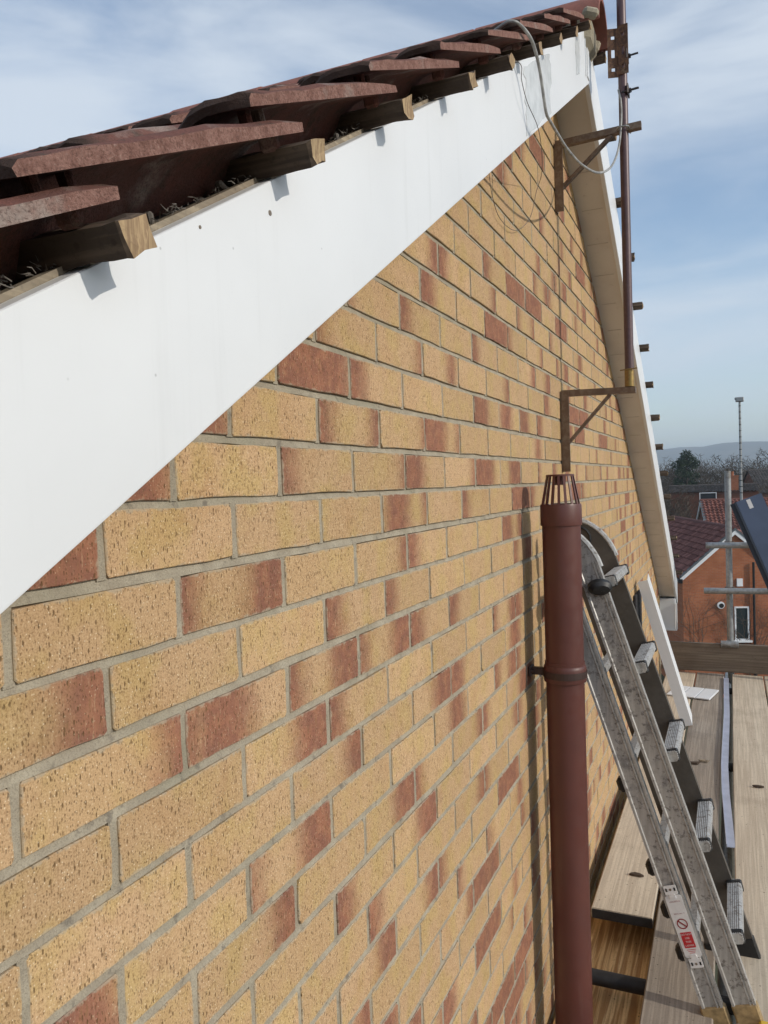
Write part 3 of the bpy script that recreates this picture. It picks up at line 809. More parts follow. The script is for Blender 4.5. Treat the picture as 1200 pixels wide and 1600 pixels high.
# ------------------------------------------------------------------ scaffold: boards, tubes
ZD = -1.5
def board(x0, x1, ya, yb, zt, mat, label, warp=.003):
    m = MB(); n = 14; th = .038; random.seed(int(x0*1000)+int(ya*10))
    rings = []
    for i in range(n+1):
        y = ya + (yb-ya)*i/n; dz = mnoise.noise(Vector((x0*9, y*.6, 3)))*warp*1.5; dx = mnoise.noise(Vector((x0*9+5, y*.9, 1)))*.003; tw = mnoise.noise(Vector((x0*5, y*.4, 8)))*warp
        e = jit(.004) if i in (0, n) else 0; b = .004
        rings.append([Vector((x+dx, y+e+(jit(.002) if i in (0, n) else 0), z+dz+tw*((x-x0)/(x1-x0)-.5)*2)) for x, z in ((x0, zt-th+b), (x0+b, zt-th), (x1-b, zt-th), (x1, zt-th+b), (x1, zt-b), (x1-b, zt), (x0+b, zt), (x0, zt-b))])
    for r in rings: m.v += r
    for i in range(n):
        for k in range(8): m.f.append((i*8+k, i*8+(k+1) % 8, (i+1)*8+(k+1) % 8, (i+1)*8+k)); m.mi.append(0)
    m.f.append(tuple(range(8))); m.mi.append(0); m.f.append(tuple(n*8+k for k in range(8))); m.mi.append(0)
    o = m.build('scaffold_board', mat, None, origin=((x0+x1)/2, (ya+yb)/2, zt-th))
    return tag(o, label, 'plank', 'scaffold boards of the working platform')
sb = board(.062, .278, 2.33, 6.16, ZD+.004, 'board', 'short pale scaffold board beside the brick wall, its dark end near the ladder')
MB().box((.17, 2.325, ZD-.016), (.212, .004, .034), bev=.0012).build('end_band', 'black_shade', sb)
board(.288, .486, -1.6, 6.18, ZD, 'board_grey', 'dark grey-brown scaffold board under the ladder, left of the open gap')
board(.548, .766, -1.6, 6.17, ZD+.002, 'board', 'pale scaffold board right of the open gap with the plastic strip')
board(.776, .996, -1.6, 6.2, ZD-.002, 'board', 'outermost pale scaffold board at the right edge of the photo')
board(1.006, 1.226, -1.6, 6.15, ZD, 'board_grey', 'outer scaffold board beyond the right edge of the picture')
# lower orange board seen through the gap beside the wall
m = MB(); m.box((.17, 2.1, -1.632), (.30, 2.9, .036), bev=.003)
tag(m.build('lower_board', 'pine', None, origin=(.17, 2.1, -1.65)), 'orange pine board with bold grain lying low between wall and platform', 'plank')
tag(MB().box((.8, 6.205, -1.375), (1.56, .036, .225), bev=.003).build('toe_board', 'toe', None, origin=(.8, 6.2, -1.49)), 'dark wooden toe board on edge across the far end of the platform', 'plank')

sc_ = empty('scaffold', (.53, 6.26, ZG), 'galvanised scaffold poles and couplers at the far end of the platform', 'scaffold')
TR = .0242
def tube(name, a, b): return MB().tube([a, b], TR, 20).build(name, 'galv', sc_, smooth=True)
tube('standard', (.535, 6.262, ZG), (.542, 6.262, .11))
tube('guard_rail', (.372, 6.205+.005, -.478), (1.9, 6.215, -.470))
tube('guard_rail', (.352, 6.205+.005, -.842), (1.9, 6.215, -.826))
tube('standard', (1.75, 6.262, ZG), (1.75, 6.262, .2))
tube('standard', (.535, 2.9-.5, ZG), (.52, 2.4, -1.62))
tube('ledger', (.515, -1.4, -1.60), (.515, 6.6, -1.60))
tube('ledger', (1.2, -1.4, -1.60), (1.2, 6.6, -1.60))
for y in (.6, 2.02, 4.2, 5.9):
    tube('transom', (.10, y, -1.563), (1.35, y, -1.563)).data.materials[0] = MT['black_shade']
def coupler(c, ax):
    m = MB(); c = Vector(c)
    m.tube([c + Vector((0, 0, -.026)), c + Vector((0, 0, .026))], .031, 12)
    m.box(c + Vector((.0, -.03, 0)), (.05, .045, .05), bev=.008)
    m.tube([c + Vector((-.035, -.05, 0)), c + Vector((-.035, -.005, 0))], .008, 8); m.tube([c + Vector((.036, -.02, -.02)), c + Vector((.036, -.02, .03))], .008, 8)
    return m.build('coupler', 'coup', sc_)
coupler((.539, 6.262, -.476), 0); coupler((.537, 6.262, -.84), 0)
m = MB(); m.tube([(.47, 6.19, -1.262), (.60, 6.19, -1.262)], .026, 14); m.box((.535, 6.212, -1.265), (.07, .05, .05), bev=.008); m.build('coupler', 'galv', sc_, smooth=True)

# ------------------------------------------------------------------ ladder (two nested sections leaning on the wall)
la = empty('ladder', (.55, 2.02, ZD), 'dirty aluminium double section ladder leaning against the brick wall', 'ladder')
DV = Vector((-.309, 0, .951)); NV = Vector((.951, 0, .309))      # up the ladder, and out towards the front
FOOT = Vector((.618, 0, ZD + .012))
NY, FY = 1.845, 2.225            # outer faces of the near and far stile
def lp(s, n, y): return FOOT + DV*s + NV*n + Vector((0, y, 0))
TOPF, TOPR = 1.395, 1.47
def stile(name, y0, sgn, n0, n1, s0, s1, mat):
    """channel with thick lips on its front edge; y0 outer face, sgn=+1 means the body lies at larger y"""
    w = n0 - n1; d = .026*sgn; t = .003*sgn
    m = MB()
    # outline in (n, y), n measured from the front edge backwards
    p = [(0, 0), (0, d), (-.004, d), (-.004, t*2.2), (-.011, t*2.2), (-.0125, t*.2), (-.0145, t*.2), (-.016, t*1.2), (-.018, t*1.2), (-.0185, t*1.2+.0), (-w+.010, t*1.2), (-w+.008, 0), (-w, 0), (-w, d), (-w-.0, d), (-w+.004, d+t), (-.0, d+t*.999)]
    p = [(0, 0), (0, d), (-w, d), (-w, 0), (-w+.007, 0), (-w+.010, t), (-.0185, t), (-.0165, 0), (-.0125, 0), (-.0115, t*1.3), (-.0085, t*1.3), (-.0075, 0)]
    m.prism(p, lp(s0, n0, y0), lp(s1, n0, y0), NV, (0, 1, 0))
    return m.build(name, mat, la)
SF = (0, -.066); SR = (-.092, -.152)
stile('stile', NY, 1, *SF, .03, TOPF, 'alu'); stile('stile', NY, 1, *SR, .03, 1.33, 'alu')
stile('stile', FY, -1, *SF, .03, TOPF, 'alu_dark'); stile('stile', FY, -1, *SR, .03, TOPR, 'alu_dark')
# rounded heads
for y0, sg in ((NY, 1), (FY, -1)):
    m = MB(); pts = []
    # outline in (n, s): from the front edge curling over to the back
    out = [(0, TOPF-.02)]
    for k in range(11):
        t = math.pi/2*k/10; out.append((-.135 + .135*math.cos(t), TOPF-.02 + .17*math.sin(t)))
    out += [(-.155, TOPF+.145), (-.158, TOPF+.10), (-.155, TOPF+.02), (-.152, TOPF-.02)]
    mat3 = [(a, b) for a, b in out]
    if sg > 0: out = [(max(a, -.085), b) for a, b in out[:9]] + [(-.085, TOPF-.02)]; mat3 = out
    c0 = FOOT + Vector((0, y0 + sg*.004, 0)); c1 = FOOT + Vector((0, y0 + sg*.022, 0))
    m.prism(mat3, c0, c1, NV, DV)
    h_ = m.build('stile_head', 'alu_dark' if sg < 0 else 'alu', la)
    # bright rolled rim
    rim = [FOOT + NV*a + DV*b + Vector((0, y0 + sg*.013, 0)) for a, b in (out[1:12] if sg < 0 else out[1:8])]
    MB().tube(rim, .0105, 8).build('head_rim', 'alu', la, smooth=True)
    q = [FOOT + NV*(-.10 + .042*math.cos(t)) + DV*(TOPF + .075 + .042*math.sin(t)) + Vector((0, y0 + sg*(.002 if sg > 0 else .024), 0)) for t in [2*math.pi*k/16 for k in range(17)]]
    MB().tube(q, .0045, 6).build('head_ring', 'black', h_, smooth=True)
# rungs: ribbed treads; one set per section
def rung(s, nc, big):
    m = MB(); w, h = (.044, .030) if big else (.030, .026)
    c = lp(s, nc, 0)
    # level tread section in (x, z), swept in y, with fine ribs on top and front
    prof = []
    nr = 7
    ext = [(-w/2, -h/2), (w/2-.006, -h/2), (w/2, -h/2+.006)]
    fr = [(w/2 + (.0012 if k % 2 else 0), -h/2+.006 + (h-.010)*k/nr) for k in range(1, nr+1)]
    tp = [(w/2 - .004 - (w-.006)*k/(2*nr), h/2 + (.0012 if k % 2 else 0)) for k in range(0, 2*nr+1)]
    m.prism(ext + fr + tp, Vector((c.x, NY+.02, c.z)), Vector((c.x, FY-.02, c.z)), (.97, 0, .24), (-.24, 0, .97))
    o = m.build('rung', 'alu', la)
    for yy in (NY+.036, FY-.036):
        MB().box((c.x, yy, c.z), (w+.006, .022, h+.006), Matrix.Rotation(-.245, 3, 'Y'), bev=.004).build('rung_plug', 'black', o)
    return o
for k in range(5):
    s = .235 + .272*k
    rung(s, .004, True); rung(s + .012, -.112, False)
# black guides, buffers and wheel
for s in (.20, .33, .46, .72):
    MB().box(lp(s, -.163, NY+.05), (.032, .04, .045), Matrix.Rotation(-.3, 3, 'Y'), bev=.009).build('rear_guide', 'black', la)
m = MB(); c = lp(1.318, -.018, NY-.006); n = 22
for prf in ([(-.022, .0), (-.020, .020), (-.010, .030), (.006, .031), (.018, .022), (.022, .0)],):
    vs = []; o = len(m.v)
    ax = Vector((.35, -.80, -.48)).normalized(); u = ax.cross(Vector((0, 0, 1))).normalized(); w_ = ax.cross(u)
    for (a, r) in prf: vs += [c + ax*a + (u*1.18*math.cos(2*math.pi*k/n) + w_*.82*math.sin(2*math.pi*k/n))*max(r, .0005) for k in range(n)]
    m.add(vs, [(i*n+k, i*n+(k+1) % n, (i+1)*n+(k+1) % n, (i+1)*n+k) for i in range(len(prf)-1) for k in range(n)])
m.build('wheel', 'black', la, smooth=True)
# feet
for y0, sg in ((NY, 1), (FY, -1)):
    for (a, b) in (SF, SR):
        p = lp(.022, (a+b)/2, y0 + sg*.013)
        MB().box(p, (.072, .031, .075), Matrix.Rotation(-.314, 3, 'Y'), bev=.005).build('foot', 'tape' if sg > 0 else 'black', la)
MB().box(lp(-.0, .03, NY-.03), (.08, .05, .02), bev=.006).build('foot_pad', 'yellow', la)
# inspection tag holder on the rear near stile
tagp = empty('ladder_tag', lp(.32, -.122, NY-.004), 'white inspection tag with red prohibition sign fixed to the ladder stile', 'tag')
def tp_(u, v, d=0): return lp(.36 + v, -.122 + u, NY - .0015 - d)       # u across, v up, d towards the viewer
def flat(name, pts, d0, d1, mat):
    m = MB(); k = len(pts); m.add([tp_(u, v, d0) for u, v in pts] + [tp_(u, v, d1) for u, v in pts], [tuple(range(k)), tuple(range(k, 2*k))] + [(i, (i+1) % k, k+(i+1) % k, k+i) for i in range(k)])
    return m.build(name, mat, tagp)
def rrect(cx, cy, w, h, r):
    o = []
    for (sx, sy, a0) in ((1, 1, 0), (-1, 1, 90), (-1, -1, 180), (1, -1, 270)):
        for k in range(4):
            t = R(a0 + 30*k); o.append((cx + sx*(w/2-r) + r*math.cos(t), cy + sy*(h/2-r) + r*math.sin(t)))
    return o
flat('plate', rrect(0, -.06, .048, .185, .008), 0, .002, 'sticker')
flat('tab', rrect(.0, .048, .036, .028, .003), 0, .0028, 'sticker'); flat('tab', rrect(.0, -.168, .036, .028, .003), 0, .0028, 'sticker')
for v in (.050, -.170):
    for u in (-.012, .012): flat('slot', rrect(u, v, .005, .010, .001), .0028, .0033, 'black')
    flat('screw', rrect(0, v, .007, .007, .0034), .0028, .0042, 'galvscrew')
for v in (.030, -.150): flat('clip', rrect(0, v, .017, .014, .002), .002, .0048, 'sticker')
flat('red_panel', rrect(0, -.100, .032, .046, .002), .002, .0026, 'sticker_red')
ring = MB(); kk = 28
for k in range(kk):
    a, b = 2*math.pi*k/kk, 2*math.pi*(k+1)/kk
    q = [(.0155*math.cos(a), .0155*math.sin(a)), (.0155*math.cos(b), .0155*math.sin(b)), (.0122*math.cos(b), .0122*math.sin(b)), (.0122*math.cos(a), .0122*math.sin(a))]
    ring.add([tp_(u, v-.052, .0026) for u, v in q], [(0, 1, 2, 3)])
ring.add([tp_(u, v-.052, .0026) for u, v in ((-.0105, .0075), (-.0075, .0105), (.0105, -.0075), (.0075, -.0105))], [(0, 1, 2, 3)])
ring.build('prohibition_sign', mat_plain('sign_red', (.26, .015, .02), .5, 0, .05), tagp)
def text(body, u, v, size, mat, d):
    cu = bpy.data.curves.new('text', 'FONT'); cu.body = body; cu.size = size; cu.align_x = 'CENTER'; cu.align_y = 'CENTER'; cu.resolution_u = 2
    o = bpy.data.objects.new('text', cu); col.objects.link(o); bpy.context.view_layer.update()
    me = bpy.data.meshes.new_from_object(o.evaluated_get(bpy.context.evaluated_depsgraph_get())); bpy.data.objects.remove(o)
    me.transform(Matrix((tuple(NV) , tuple(DV), (0, -1, 0))).transposed().to_4x4())
    me.materials.clear(); me.materials.append(MT[mat]); ob = bpy.data.objects.new('lettering', me); col.objects.link(ob)
    ob.location = tp_(u, v, d); adopt(ob, tagp)
for i, w_ in enumerate(('DO NOT', 'USE', 'THIS', 'LADDER')): text(w_, 0, -.0835 - i*.0108, .0078 if i != 3 else .0068, 'sticker', .0031)
text('LADDERTAG', 0, .014, .0056, 'sticker_txt', .0026); text('SERIAL NO.  7', .001, -.022, .005, 'sticker_txt', .0026)
for i in range(3):
    flat('print_line', rrect(0, -.1285 - i*.0048, .026 - i*.005, .0013, .0004), .002, .0026, 'sticker_red')

# ------------------------------------------------------------------ loose things on the platform
# white corner trim leaning on the wall
TA = Vector((.022, 4.50, -.565)); TB = Vector((.255, 4.68, ZD))
d = (TB-TA).normalized(); ex = Vector((0, 1, 0)); ex = (ex - d*ex.dot(d)).normalized(); ey = d.cross(ex)
if ey.x < 0: ey = -ey
m = MB(); m.prism([(0, 0), (.004, 0), (.004, .058), (.14, .058), (.14, .062), (0, .062)], TA, TB, ex, ey)
tag(m.build('corner_trim', 'upvc', None, origin=TB), 'white plastic angle trim leaning on the wall behind the ladder', 'trim')
tag(MB().box((.012, 4.60, -1.07), (.012, .34, .86), bev=.002).build('dark_panel', 'felt', None, origin=(.012, 4.6, ZD)), 'flat dark panel standing in for the dark area behind the white trim', 'board')  # dark sheet standing in for the dark area behind the trim
# ribbed white panel offcut lying on the boards
m = MB(); c = Vector((.285, 5.50, ZD+.012)); rot = Matrix.Rotation(R(-12), 3, 'Z')
pr = []
for k in range(3):
    x0 = -.15 + k*.10
    m.box(c + rot @ Vector((x0+.05, 0, 0)), (.094, .28, .008), rot, bev=.002)
m.box(c + Vector((0, 0, -.0042)), (.296, .276, .003), rot)
tag(m.build('panel_offcut', 'upvc', None, origin=c), 'small ribbed white plastic panel lying on the boards near the toe board', 'panel')
# bent grey plastic strip in the gap
pts = [(.505, 6.05, ZD-.002), (.513, 5.0, ZD+.004), (.505, 4.0, ZD+.006), (.512, 3.62, ZD+.004), (.535, 3.02, ZD-.004)]
m = MB()
for a, b in zip(pts, pts[1:]):
    a, b = Vector(a), Vector(b); dd = (b-a).normalized(); side = dd.cross(Vector((0, 0, 1))).normalized()
    m.prism([(-.018, 0), (.018, 0), (.018, .014), (.014, .014), (.014, .003), (-.018, .003)], a, b + dd*.0, side, (0, 0, 1))
tag(m.build('plastic_strip', 'greyplastic', None, origin=pts[-1]), 'bent pale blue-grey plastic strip lying in the gap between boards', 'strip')
# anthracite fascia boards leaning on the guard rail
a_ = Vector((.36, -.10, -.93)).normalized(); w_ = Vector((.93, .08, .355)).normalized(); w_ = (w_ - a_*w_.dot(a_)).normalized(); n_ = a_.cross(w_)
if n_.y > 0: n_ = -n_
top = Vector((.600, 6.155, -.135)); bot = top + a_*1.44
fb = empty('fascia_board', bot, 'dark blue-grey plastic fascia board leaning on the scaffold guard rail', 'board')
m = MB(); m.prism([(0, 0), (.19, 0), (.19, -.012), (0, -.012)], top, bot, w_, n_); m.build('face', 'anth', fb)
m = MB(); m.prism([(-.001, .002), (.0, -.045), (-.045, -.045), (-.045, -.034), (-.012, -.034), (-.012, .002)], top, bot, w_, n_); m.prism([(-.016, .006), (-.0015, .006), (-.0015, .0025), (-.016, .0025)], top, bot, w_, n_); m.build('return_edge', 'anth_dk', fb)
m = MB(); m.prism([(.07, .001), (.10, .001), (.10, .0018), (.07, .0018)], top + a_*.012, top + a_*.085, w_, n_); m.build('label', 'sticker', fb)
# debris
random.seed(12)
for (x, y, s, lab) in ((.19, 2.62, .03, 'dark wood chip on the short board beside the wall'), (.66, 3.75, .028, 'small dark splinter on the pale board right of the gap'), (.40, 4.05, .028, 'pale wood shaving on the grey board by the gap'), (.345, 4.0, .035, 'dark twig lying on the grey board behind the ladder')):
    m = MB(); c = Vector((x, y, ZD+.008))
    vs = [c + Vector((s*math.cos(t)*(1+jit(.25)), s*.32*math.sin(t)*(1+jit(.3)), dz + jit(.001))) for dz in (-.003, .006) for t in [2*math.pi*k/7 for k in range(7)]]
    m.add(vs, [tuple(range(7)), tuple(range(7, 14))] + [(i, (i+1) % 7, 7+(i+1) % 7, 7+i) for i in range(7)])
    tag(m.build('wood_chip', 'batten' if 'dark' in lab else 'timber', None, origin=c), lab, 'debris')

# ------------------------------------------------------------------ ground, hill
def gz(x, y):
    t = min(1, max(0, (y-9)/26)); t = t*t*(3-2*t)
    far = min(1, max(0, (y-80)/900))
    return ZG - 4.6*t - 6*far
m = MB(); xs = [-4000, -1500, -600, -250, -120, -60, -30, -15, -5, 5, 15, 30, 60, 120, 250, 600, 1500, 4000]
ys = [-300, -60, -20, -5, 5, 9, 13, 17, 21, 25, 30, 36, 45, 60, 80, 110, 160, 240, 400, 700, 1000, 1600, 2600, 4200]
m.v = [Vector((x, y, gz(x, y))) for y in ys for x in xs]; n = len(xs)
for j in range(len(ys)-1):
    for i in range(n-1): m.f.append((j*n+i, j*n+i+1, (j+1)*n+i+1, (j+1)*n+i)); m.mi.append(0)
gm = NT('ground_grass'); P = gm.pos(); c = gm.mix(gm.rng(gm.noise(P, .35, 6, .6), .35, .7), (.055, .06, .028), (.085, .07, .045)); gmat = gm.done(c, .95)
tag(m.build('ground', gmat, None), kind='structure')
hp = [(-3500, 60), (-1800, 75), (-900, 84), (-500, 90), (-230, 94), (-165, 100), (-80, 99), (-18, 108), (42, 109.5), (122, 106), (300, 116), (700, 130), (1400, 110), (3500, 70)]
def hill_h(x):
    for (a, ha), (b, hb) in zip(hp, hp[1:]):
        if a <= x <= b: t = (x-a)/(b-a); return ha + (hb-ha)*t
    return 60
m = MB(); xs = [-3500 + 7000*i/200 for i in range(201)]
xs = sorted(set(xs + [-300 + 600*i/60 for i in range(61)])); n = len(xs); prof = [(2100, 0), (2300, .12), (2500, .36), (2700, .68), (2850, .88), (3000, 1.0), (3300, .9), (3700, .3)]
for (y, h) in prof:
    for x in xs: m.v.append(Vector((x, y, -18 + (hill_h(x)+18)*h + mnoise.noise(Vector((x*.004, y*.004, 2)))*9*h*(1-h)*3 + mnoise.noise(Vector((x*.03, y*.02, 5)))*.9)))
for j in range(len(prof)-1):
    for i in range(n-1): m.f.append((j*n+i, j*n+i+1, (j+1)*n+i+1, (j+1)*n+i)); m.mi.append(0)
hm = NT('moorland'); P = hm.pos((1, 1.6, 3)); c = hm.mix(hm.rng(hm.noise(P, .006, 7, .65), .38, .66), (.10, .085, .055), (.155, .125, .085)); c = hm.mix(hm.rng(hm.noise(P, .02, 4), .58, .66, 0, .7), c, (.05, .055, .04)); hmat = hm.done(c, .95)
tag(m.build('hills', hmat, None, smooth=True), kind='structure')

# ------------------------------------------------------------------ neighbouring houses
def mat_redbrick(name, a, b, mort):
    n = NT(name); tcn = n.n('ShaderNodeTexCoord'); mp = n.n('ShaderNodeMapping'); n.l(tcn.outputs['Object'], mp.inputs['Vector']); mp.inputs['Rotation'].default_value = (R(90), 0, 0)
    br = n.n('ShaderNodeTexBrick'); br.inputs['Scale'].default_value = 1; br.inputs['Brick Width'].default_value = .225; br.inputs['Row Height'].default_value = .075; br.inputs['Mortar Size'].default_value = .006
    br.inputs['Color1'].default_value = (*a, 1); br.inputs['Color2'].default_value = (*b, 1); br.inputs['Mortar'].default_value = (*mort, 1); n.l(mp.outputs['Vector'], br.inputs['Vector'])
    P = n.pos(); c = n.mix(n.rng(n.noise(P, 1.6, 5), .4, .7, 0, .45), br.outputs['Color'], tuple(x*.6 for x in a)); c = n.mix(n.rng(n.noise(P, 9, 5, .7), .6, .72, 0, .4), c, (.36, .24, .18))
    return n.done(c, .9, spec=.1)
MT['redbrick'] = mat_redbrick('red_house_brick', (.43, .16, .075), (.35, .115, .055), (.30, .20, .15))
MT['dkbrick'] = mat_redbrick('dark_house_brick', (.15, .06, .038), (.12, .05, .035), (.13, .1, .08))
def mat_rooftile(name, a, b):
    n = NT(name); t = n.n('ShaderNodeAttribute', attribute_name='tint').outputs['Fac']
    c = n.mix(t, a, b); c = n.mix(n.rng(n.noise(n.pos(), 2.5, 5, .65), .55, .72, 0, .5), c, tuple(x*.55 for x in a))
    return n.done(c, .9, spec=.2)
MT['rooftile_br'] = mat_rooftile('brown_roof_tiles', (.12, .055, .05), (.24, .115, .10))
MT['rooftile_rd'] = mat_rooftile('red_roof_tiles', (.15, .065, .052), (.25, .105, .082))
MT['rooftile_gr'] = mat_rooftile('grey_roof_tiles', (.085, .075, .072), (.14, .125, .115))
MT['white'] = mat_plain('white_joinery', (.78, .79, .80), .45, 0, .06, 3)
MT['glass'] = NT('window_glass').done((.03, .04, .045), .08, 0, .8)
MT['verge'] = mat_plain('grey_verge', (.10, .115, .125), .8, 0, .2, 5)
MT['gutter'] = mat_plain('black_gutter', (.015, .015, .017), .4)
def tiled_slope(root, O, ux, us, L, Rn, mat, tw=.30, g=.33, name='roof_slope'):
    """O: eaves corner; ux along eaves, us up the slope; every tile a raised slab with a roll"""
    ux = Vector(ux).normalized(); us = Vector(us).normalized(); nn = ux.cross(us).normalized()
    if nn.z < 0: nn = -nn
    m = MB(); tints = []; O = Vector(O); nx = max(1, round(L/tw)); ny = max(1, round(Rn/g)); tw = L/nx; g = Rn/ny
    prof = [(0, .0), (.36, 0), (.46, .05), (.68, .085), (.9, .05), (1, 0)]
    for j in range(ny):
        for i in range(nx):
            dz = random.uniform(-.012, .012); o = len(m.v); tints += [random.random()**1.5]*(3*len(prof))
            for (s, h) in ((0, .075), (g*1.05, .012)):
                for (a, b) in prof: m.v.append(O + ux*((i+a)*tw) + us*(j*g + s) + nn*(b + h + dz))
            for a, b in prof: m.v.append(O + ux*((i+a)*tw) + us*(j*g) + nn*(b + .015 + dz))
            k = len(prof)
            for q in range(k-1):
                m.f.append((o+q, o+q+1, o+k+q+1, o+k+q)); m.f.append((o+2*k+q, o+2*k+q+1, o+q+1, o+q)); m.mi += [0, 0]
    ob = m.build(name, mat, root, fix=False)
    at = ob.data.attributes.new('tint', 'FLOAT', 'POINT'); at.data.foreach_set('value', tints); return ob
def nhouse(name, label, peak, yaw, half, rise, length, ground, brick, tile, barge=True, group=None, ov=.25):
    """gable end faces the viewer; peak = front ridge point, yaw turns the ridge to the left of +Y"""
    p = Vector(peak); dy = Vector((-math.sin(yaw), math.cos(yaw), 0)); dx = Vector((math.cos(yaw), math.sin(yaw), 0)); uz = Vector((0, 0, 1))
    root = empty(name, (p.x, p.y, ground), label, 'house', group)
    ze = p.z - rise - .08
    o = Vector((p.x, p.y, 0))
    m = MB(); m.prism([(-half+.12, ground), (half-.12, ground), (half-.12, ze+.12*rise/half), (0, p.z-.10), (-half+.12, ze+.12*rise/half)], o + dy*.12, o + dy*(length-.12), dx, uz)
    # shift so that object coordinates follow the wall for the brick pattern
    w = m.build('wall', brick, root)
    inv = Matrix.Rotation(yaw, 4, 'Z'); w.data.transform(Matrix.Translation(-o)); w.data.transform(inv.inverted()); w.rotation_euler = (0, 0, yaw); w.location = o - root.location
    sl = math.hypot(half, rise)
    for sg in (-1, 1):
        e = o + dx*(sg*half) + uz*(p.z - rise)
        us = (-dx*sg*half + uz*rise)
        if sg < 0: tiled_slope(root, e + dy*0, dy, us, length, sl, tile)
        else: tiled_slope(root, e + dy*0, dy, us, length, sl, tile)
    m = MB(); m.tube([o + uz*(p.z+.02), o + dy*length + uz*(p.z+.02)], .13, 10); m.build('ridge', tile, root, smooth=True)
    if barge:
        for sg in (-1, 1):
            m = MB(); a = o + uz*(p.z-.05) - dy*.02; b = o + dx*(sg*half) + uz*(p.z-rise-.05) - dy*.02
            m.prism([(0, -.20), (0, .0), (.10, .0), (.10, -.20)], a, b, dy, uz); m.build('barge_board', 'white', root)
            m = MB(); m.prism([(-.02, .0), (-.02, .11), (.25, .11), (.25, .0)], a, b, dy, uz); m.build('verge', 'verge', root)
    return root, o, dx, dy
def nwindow(root, c, dx, dy, w, h, name='window'):
    uz = Vector((0, 0, 1)); f = .07
    m = MB()
    for (u0, u1, v0, v1) in ((-w/2, w/2, h/2-f, h/2), (-w/2, w/2, -h/2, -h/2+f), (-w/2, -w/2+f, -h/2+f, h/2-f), (w/2-f, w/2, -h/2+f, h/2-f)):
        m.prism([(u0, v0), (u1, v0), (u1, v1), (u0, v1)], c - dy*.05, c + dy*.08, dx, uz)
    fr = m.build(name, 'white', root)
    m = MB(); m.prism([(-w/2+f, -h/2+f), (w/2-f, -h/2+f), (w/2-f, h/2-f), (-w/2+f, h/2-f)], c + dy*.0, c + dy*.03, dx, uz); m.build('pane', 'glass', fr)
    m = MB(); m.prism([(-w/2-.08, -h/2-.09), (w/2+.1, -h/2-.09), (w/2+.1, -h/2), (-w/2-.08, -h/2)], c - dy*.14, c + dy*.0, dx, uz); m.build('sill', 'white', fr)
    return fr
random.seed(21)
h1, o1, dx1, dy1 = nhouse('brick_house', 'red brick gable house with brown tiles and white barge boards below the scaffold', (.74, 40, -2.52), R(17), 2.52, 2.22, 12, -10.6, 'redbrick', 'rooftile_br')
front = lambda u, z: o1 + dx1*u + Vector((0, 0, z)) + dy1*.10
wn = nwindow(h1, front(.26, -7.0), dx1, dy1, .66, 1.6)
m = MB(); m.tube([front(-.68, -6.12) - dy1*.06, front(-.68, -6.12) + dy1*.05], .17, 16); v_ = m.build('vent', 'white', h1, smooth=True)
m = MB(); m.tube([front(-.66, -6.14) - dy1*.075, front(-.66, -6.14) - dy1*.0], .11, 14); m.build('vent_hole', 'black', v_, smooth=True)
m = MB(); m.prism([(-.13, -.18), (.13, -.18), (.13, .18), (-.13, .18)], front(.18, -5.05) - dy1*.10, front(.18, -5.05), dx1, (0, 0, 1)); m.build('alarm_box', 'white', h1)
m = MB(); p0 = front(.80, -4.1) - dy1*.1; m.tube([p0, p0 + Vector((0, 0, -6.4))], .055, 10); m.build('downpipe', 'black', h1, smooth=True)
m = MB(); e = o1 - dx1*2.56 + Vector((0, 0, -4.92)); m.tube([e - dy1*.15, e + dy1*12], .09, 10); m.box(e - dy1*.16, (.2, .06, .2)); m.build('gutter', 'gutter', h1)
# bare climber on the gable
random.seed(44)
cl = MB()
def creep(p, d, ln, r, dep):
    pts = [p]
    for k in range(5):
        d = (d + Vector((jit(.35), 0, jit(.3)))).normalized(); p = p + (dx1*d.x + Vector((0, 0, d.z)))*ln/5; pts.append(p)
    cl.tube(pts, [r*(1-.12*k) for k in range(len(pts))], 4, cap=False)
    if dep > 0:
        for _ in range(3): creep(random.choice(pts[1:]), Vector((d.x + jit(1.2), 0, d.z + jit(.5))).normalized(), ln*.68, r*.6, dep-1)
for u in (-.35, .75, 1.05, 1.5): creep(front(u, -10.4) - dy1*.05, Vector((jit(.2), 0, 1)), 3.2, .028, 4)
MT['twig'] = mat_plain('bare_twigs', (.10, .075, .055), .9, 0, .3, 4)
tag(cl.build('climbing_shrub', 'twig', None, origin=front(.8, -10.5)), 'bare leafless climber spreading over the red brick gable', 'shrub')

h2, o2, dx2, dy2 = nhouse('red_roof_house', 'house with bright red tiled roof behind the brown roofed gable', (-1.6, 66, -1.95), R(-80), 3.2, 2.3, 9, -11, 'dkbrick', 'rooftile_rd', True)
h3, o3, dx3, dy3 = nhouse('dark_brick_house', 'dark brick house with a white window among the bare trees', (-5.2, 86, -1.05), R(-86), 3.0, .6, 8.2, -11.5, 'dkbrick', 'rooftile_gr', False)
def side_window(root, x, y, z, w, h): nwindow(root, Vector((x, y, z)), Vector((1, .05, 0)).normalized(), Vector((-.05, 1, 0)).normalized(), w, h)
side_window(h3, -1.42, 82.8, -2.15, 1.55, .95)
m = MB(); m.box((.95, 84, -1.5), (.75, .7, 2.6)); m.box((.95, 84, -.15), (.85, .8, .12)); m.tube([(.8, 84, -.1), (.8, 84, .3)], .12, 8); m.build('chimney', 'redbrick', h3)
h4, o4, dx4, dy4 = nhouse('grey_roof_house', 'grey roofed house at the right edge beyond the red roof', (2.4, 98, .35), R(-75), 4.0, 2.5, 14, -12, 'dkbrick', 'rooftile_gr', False)

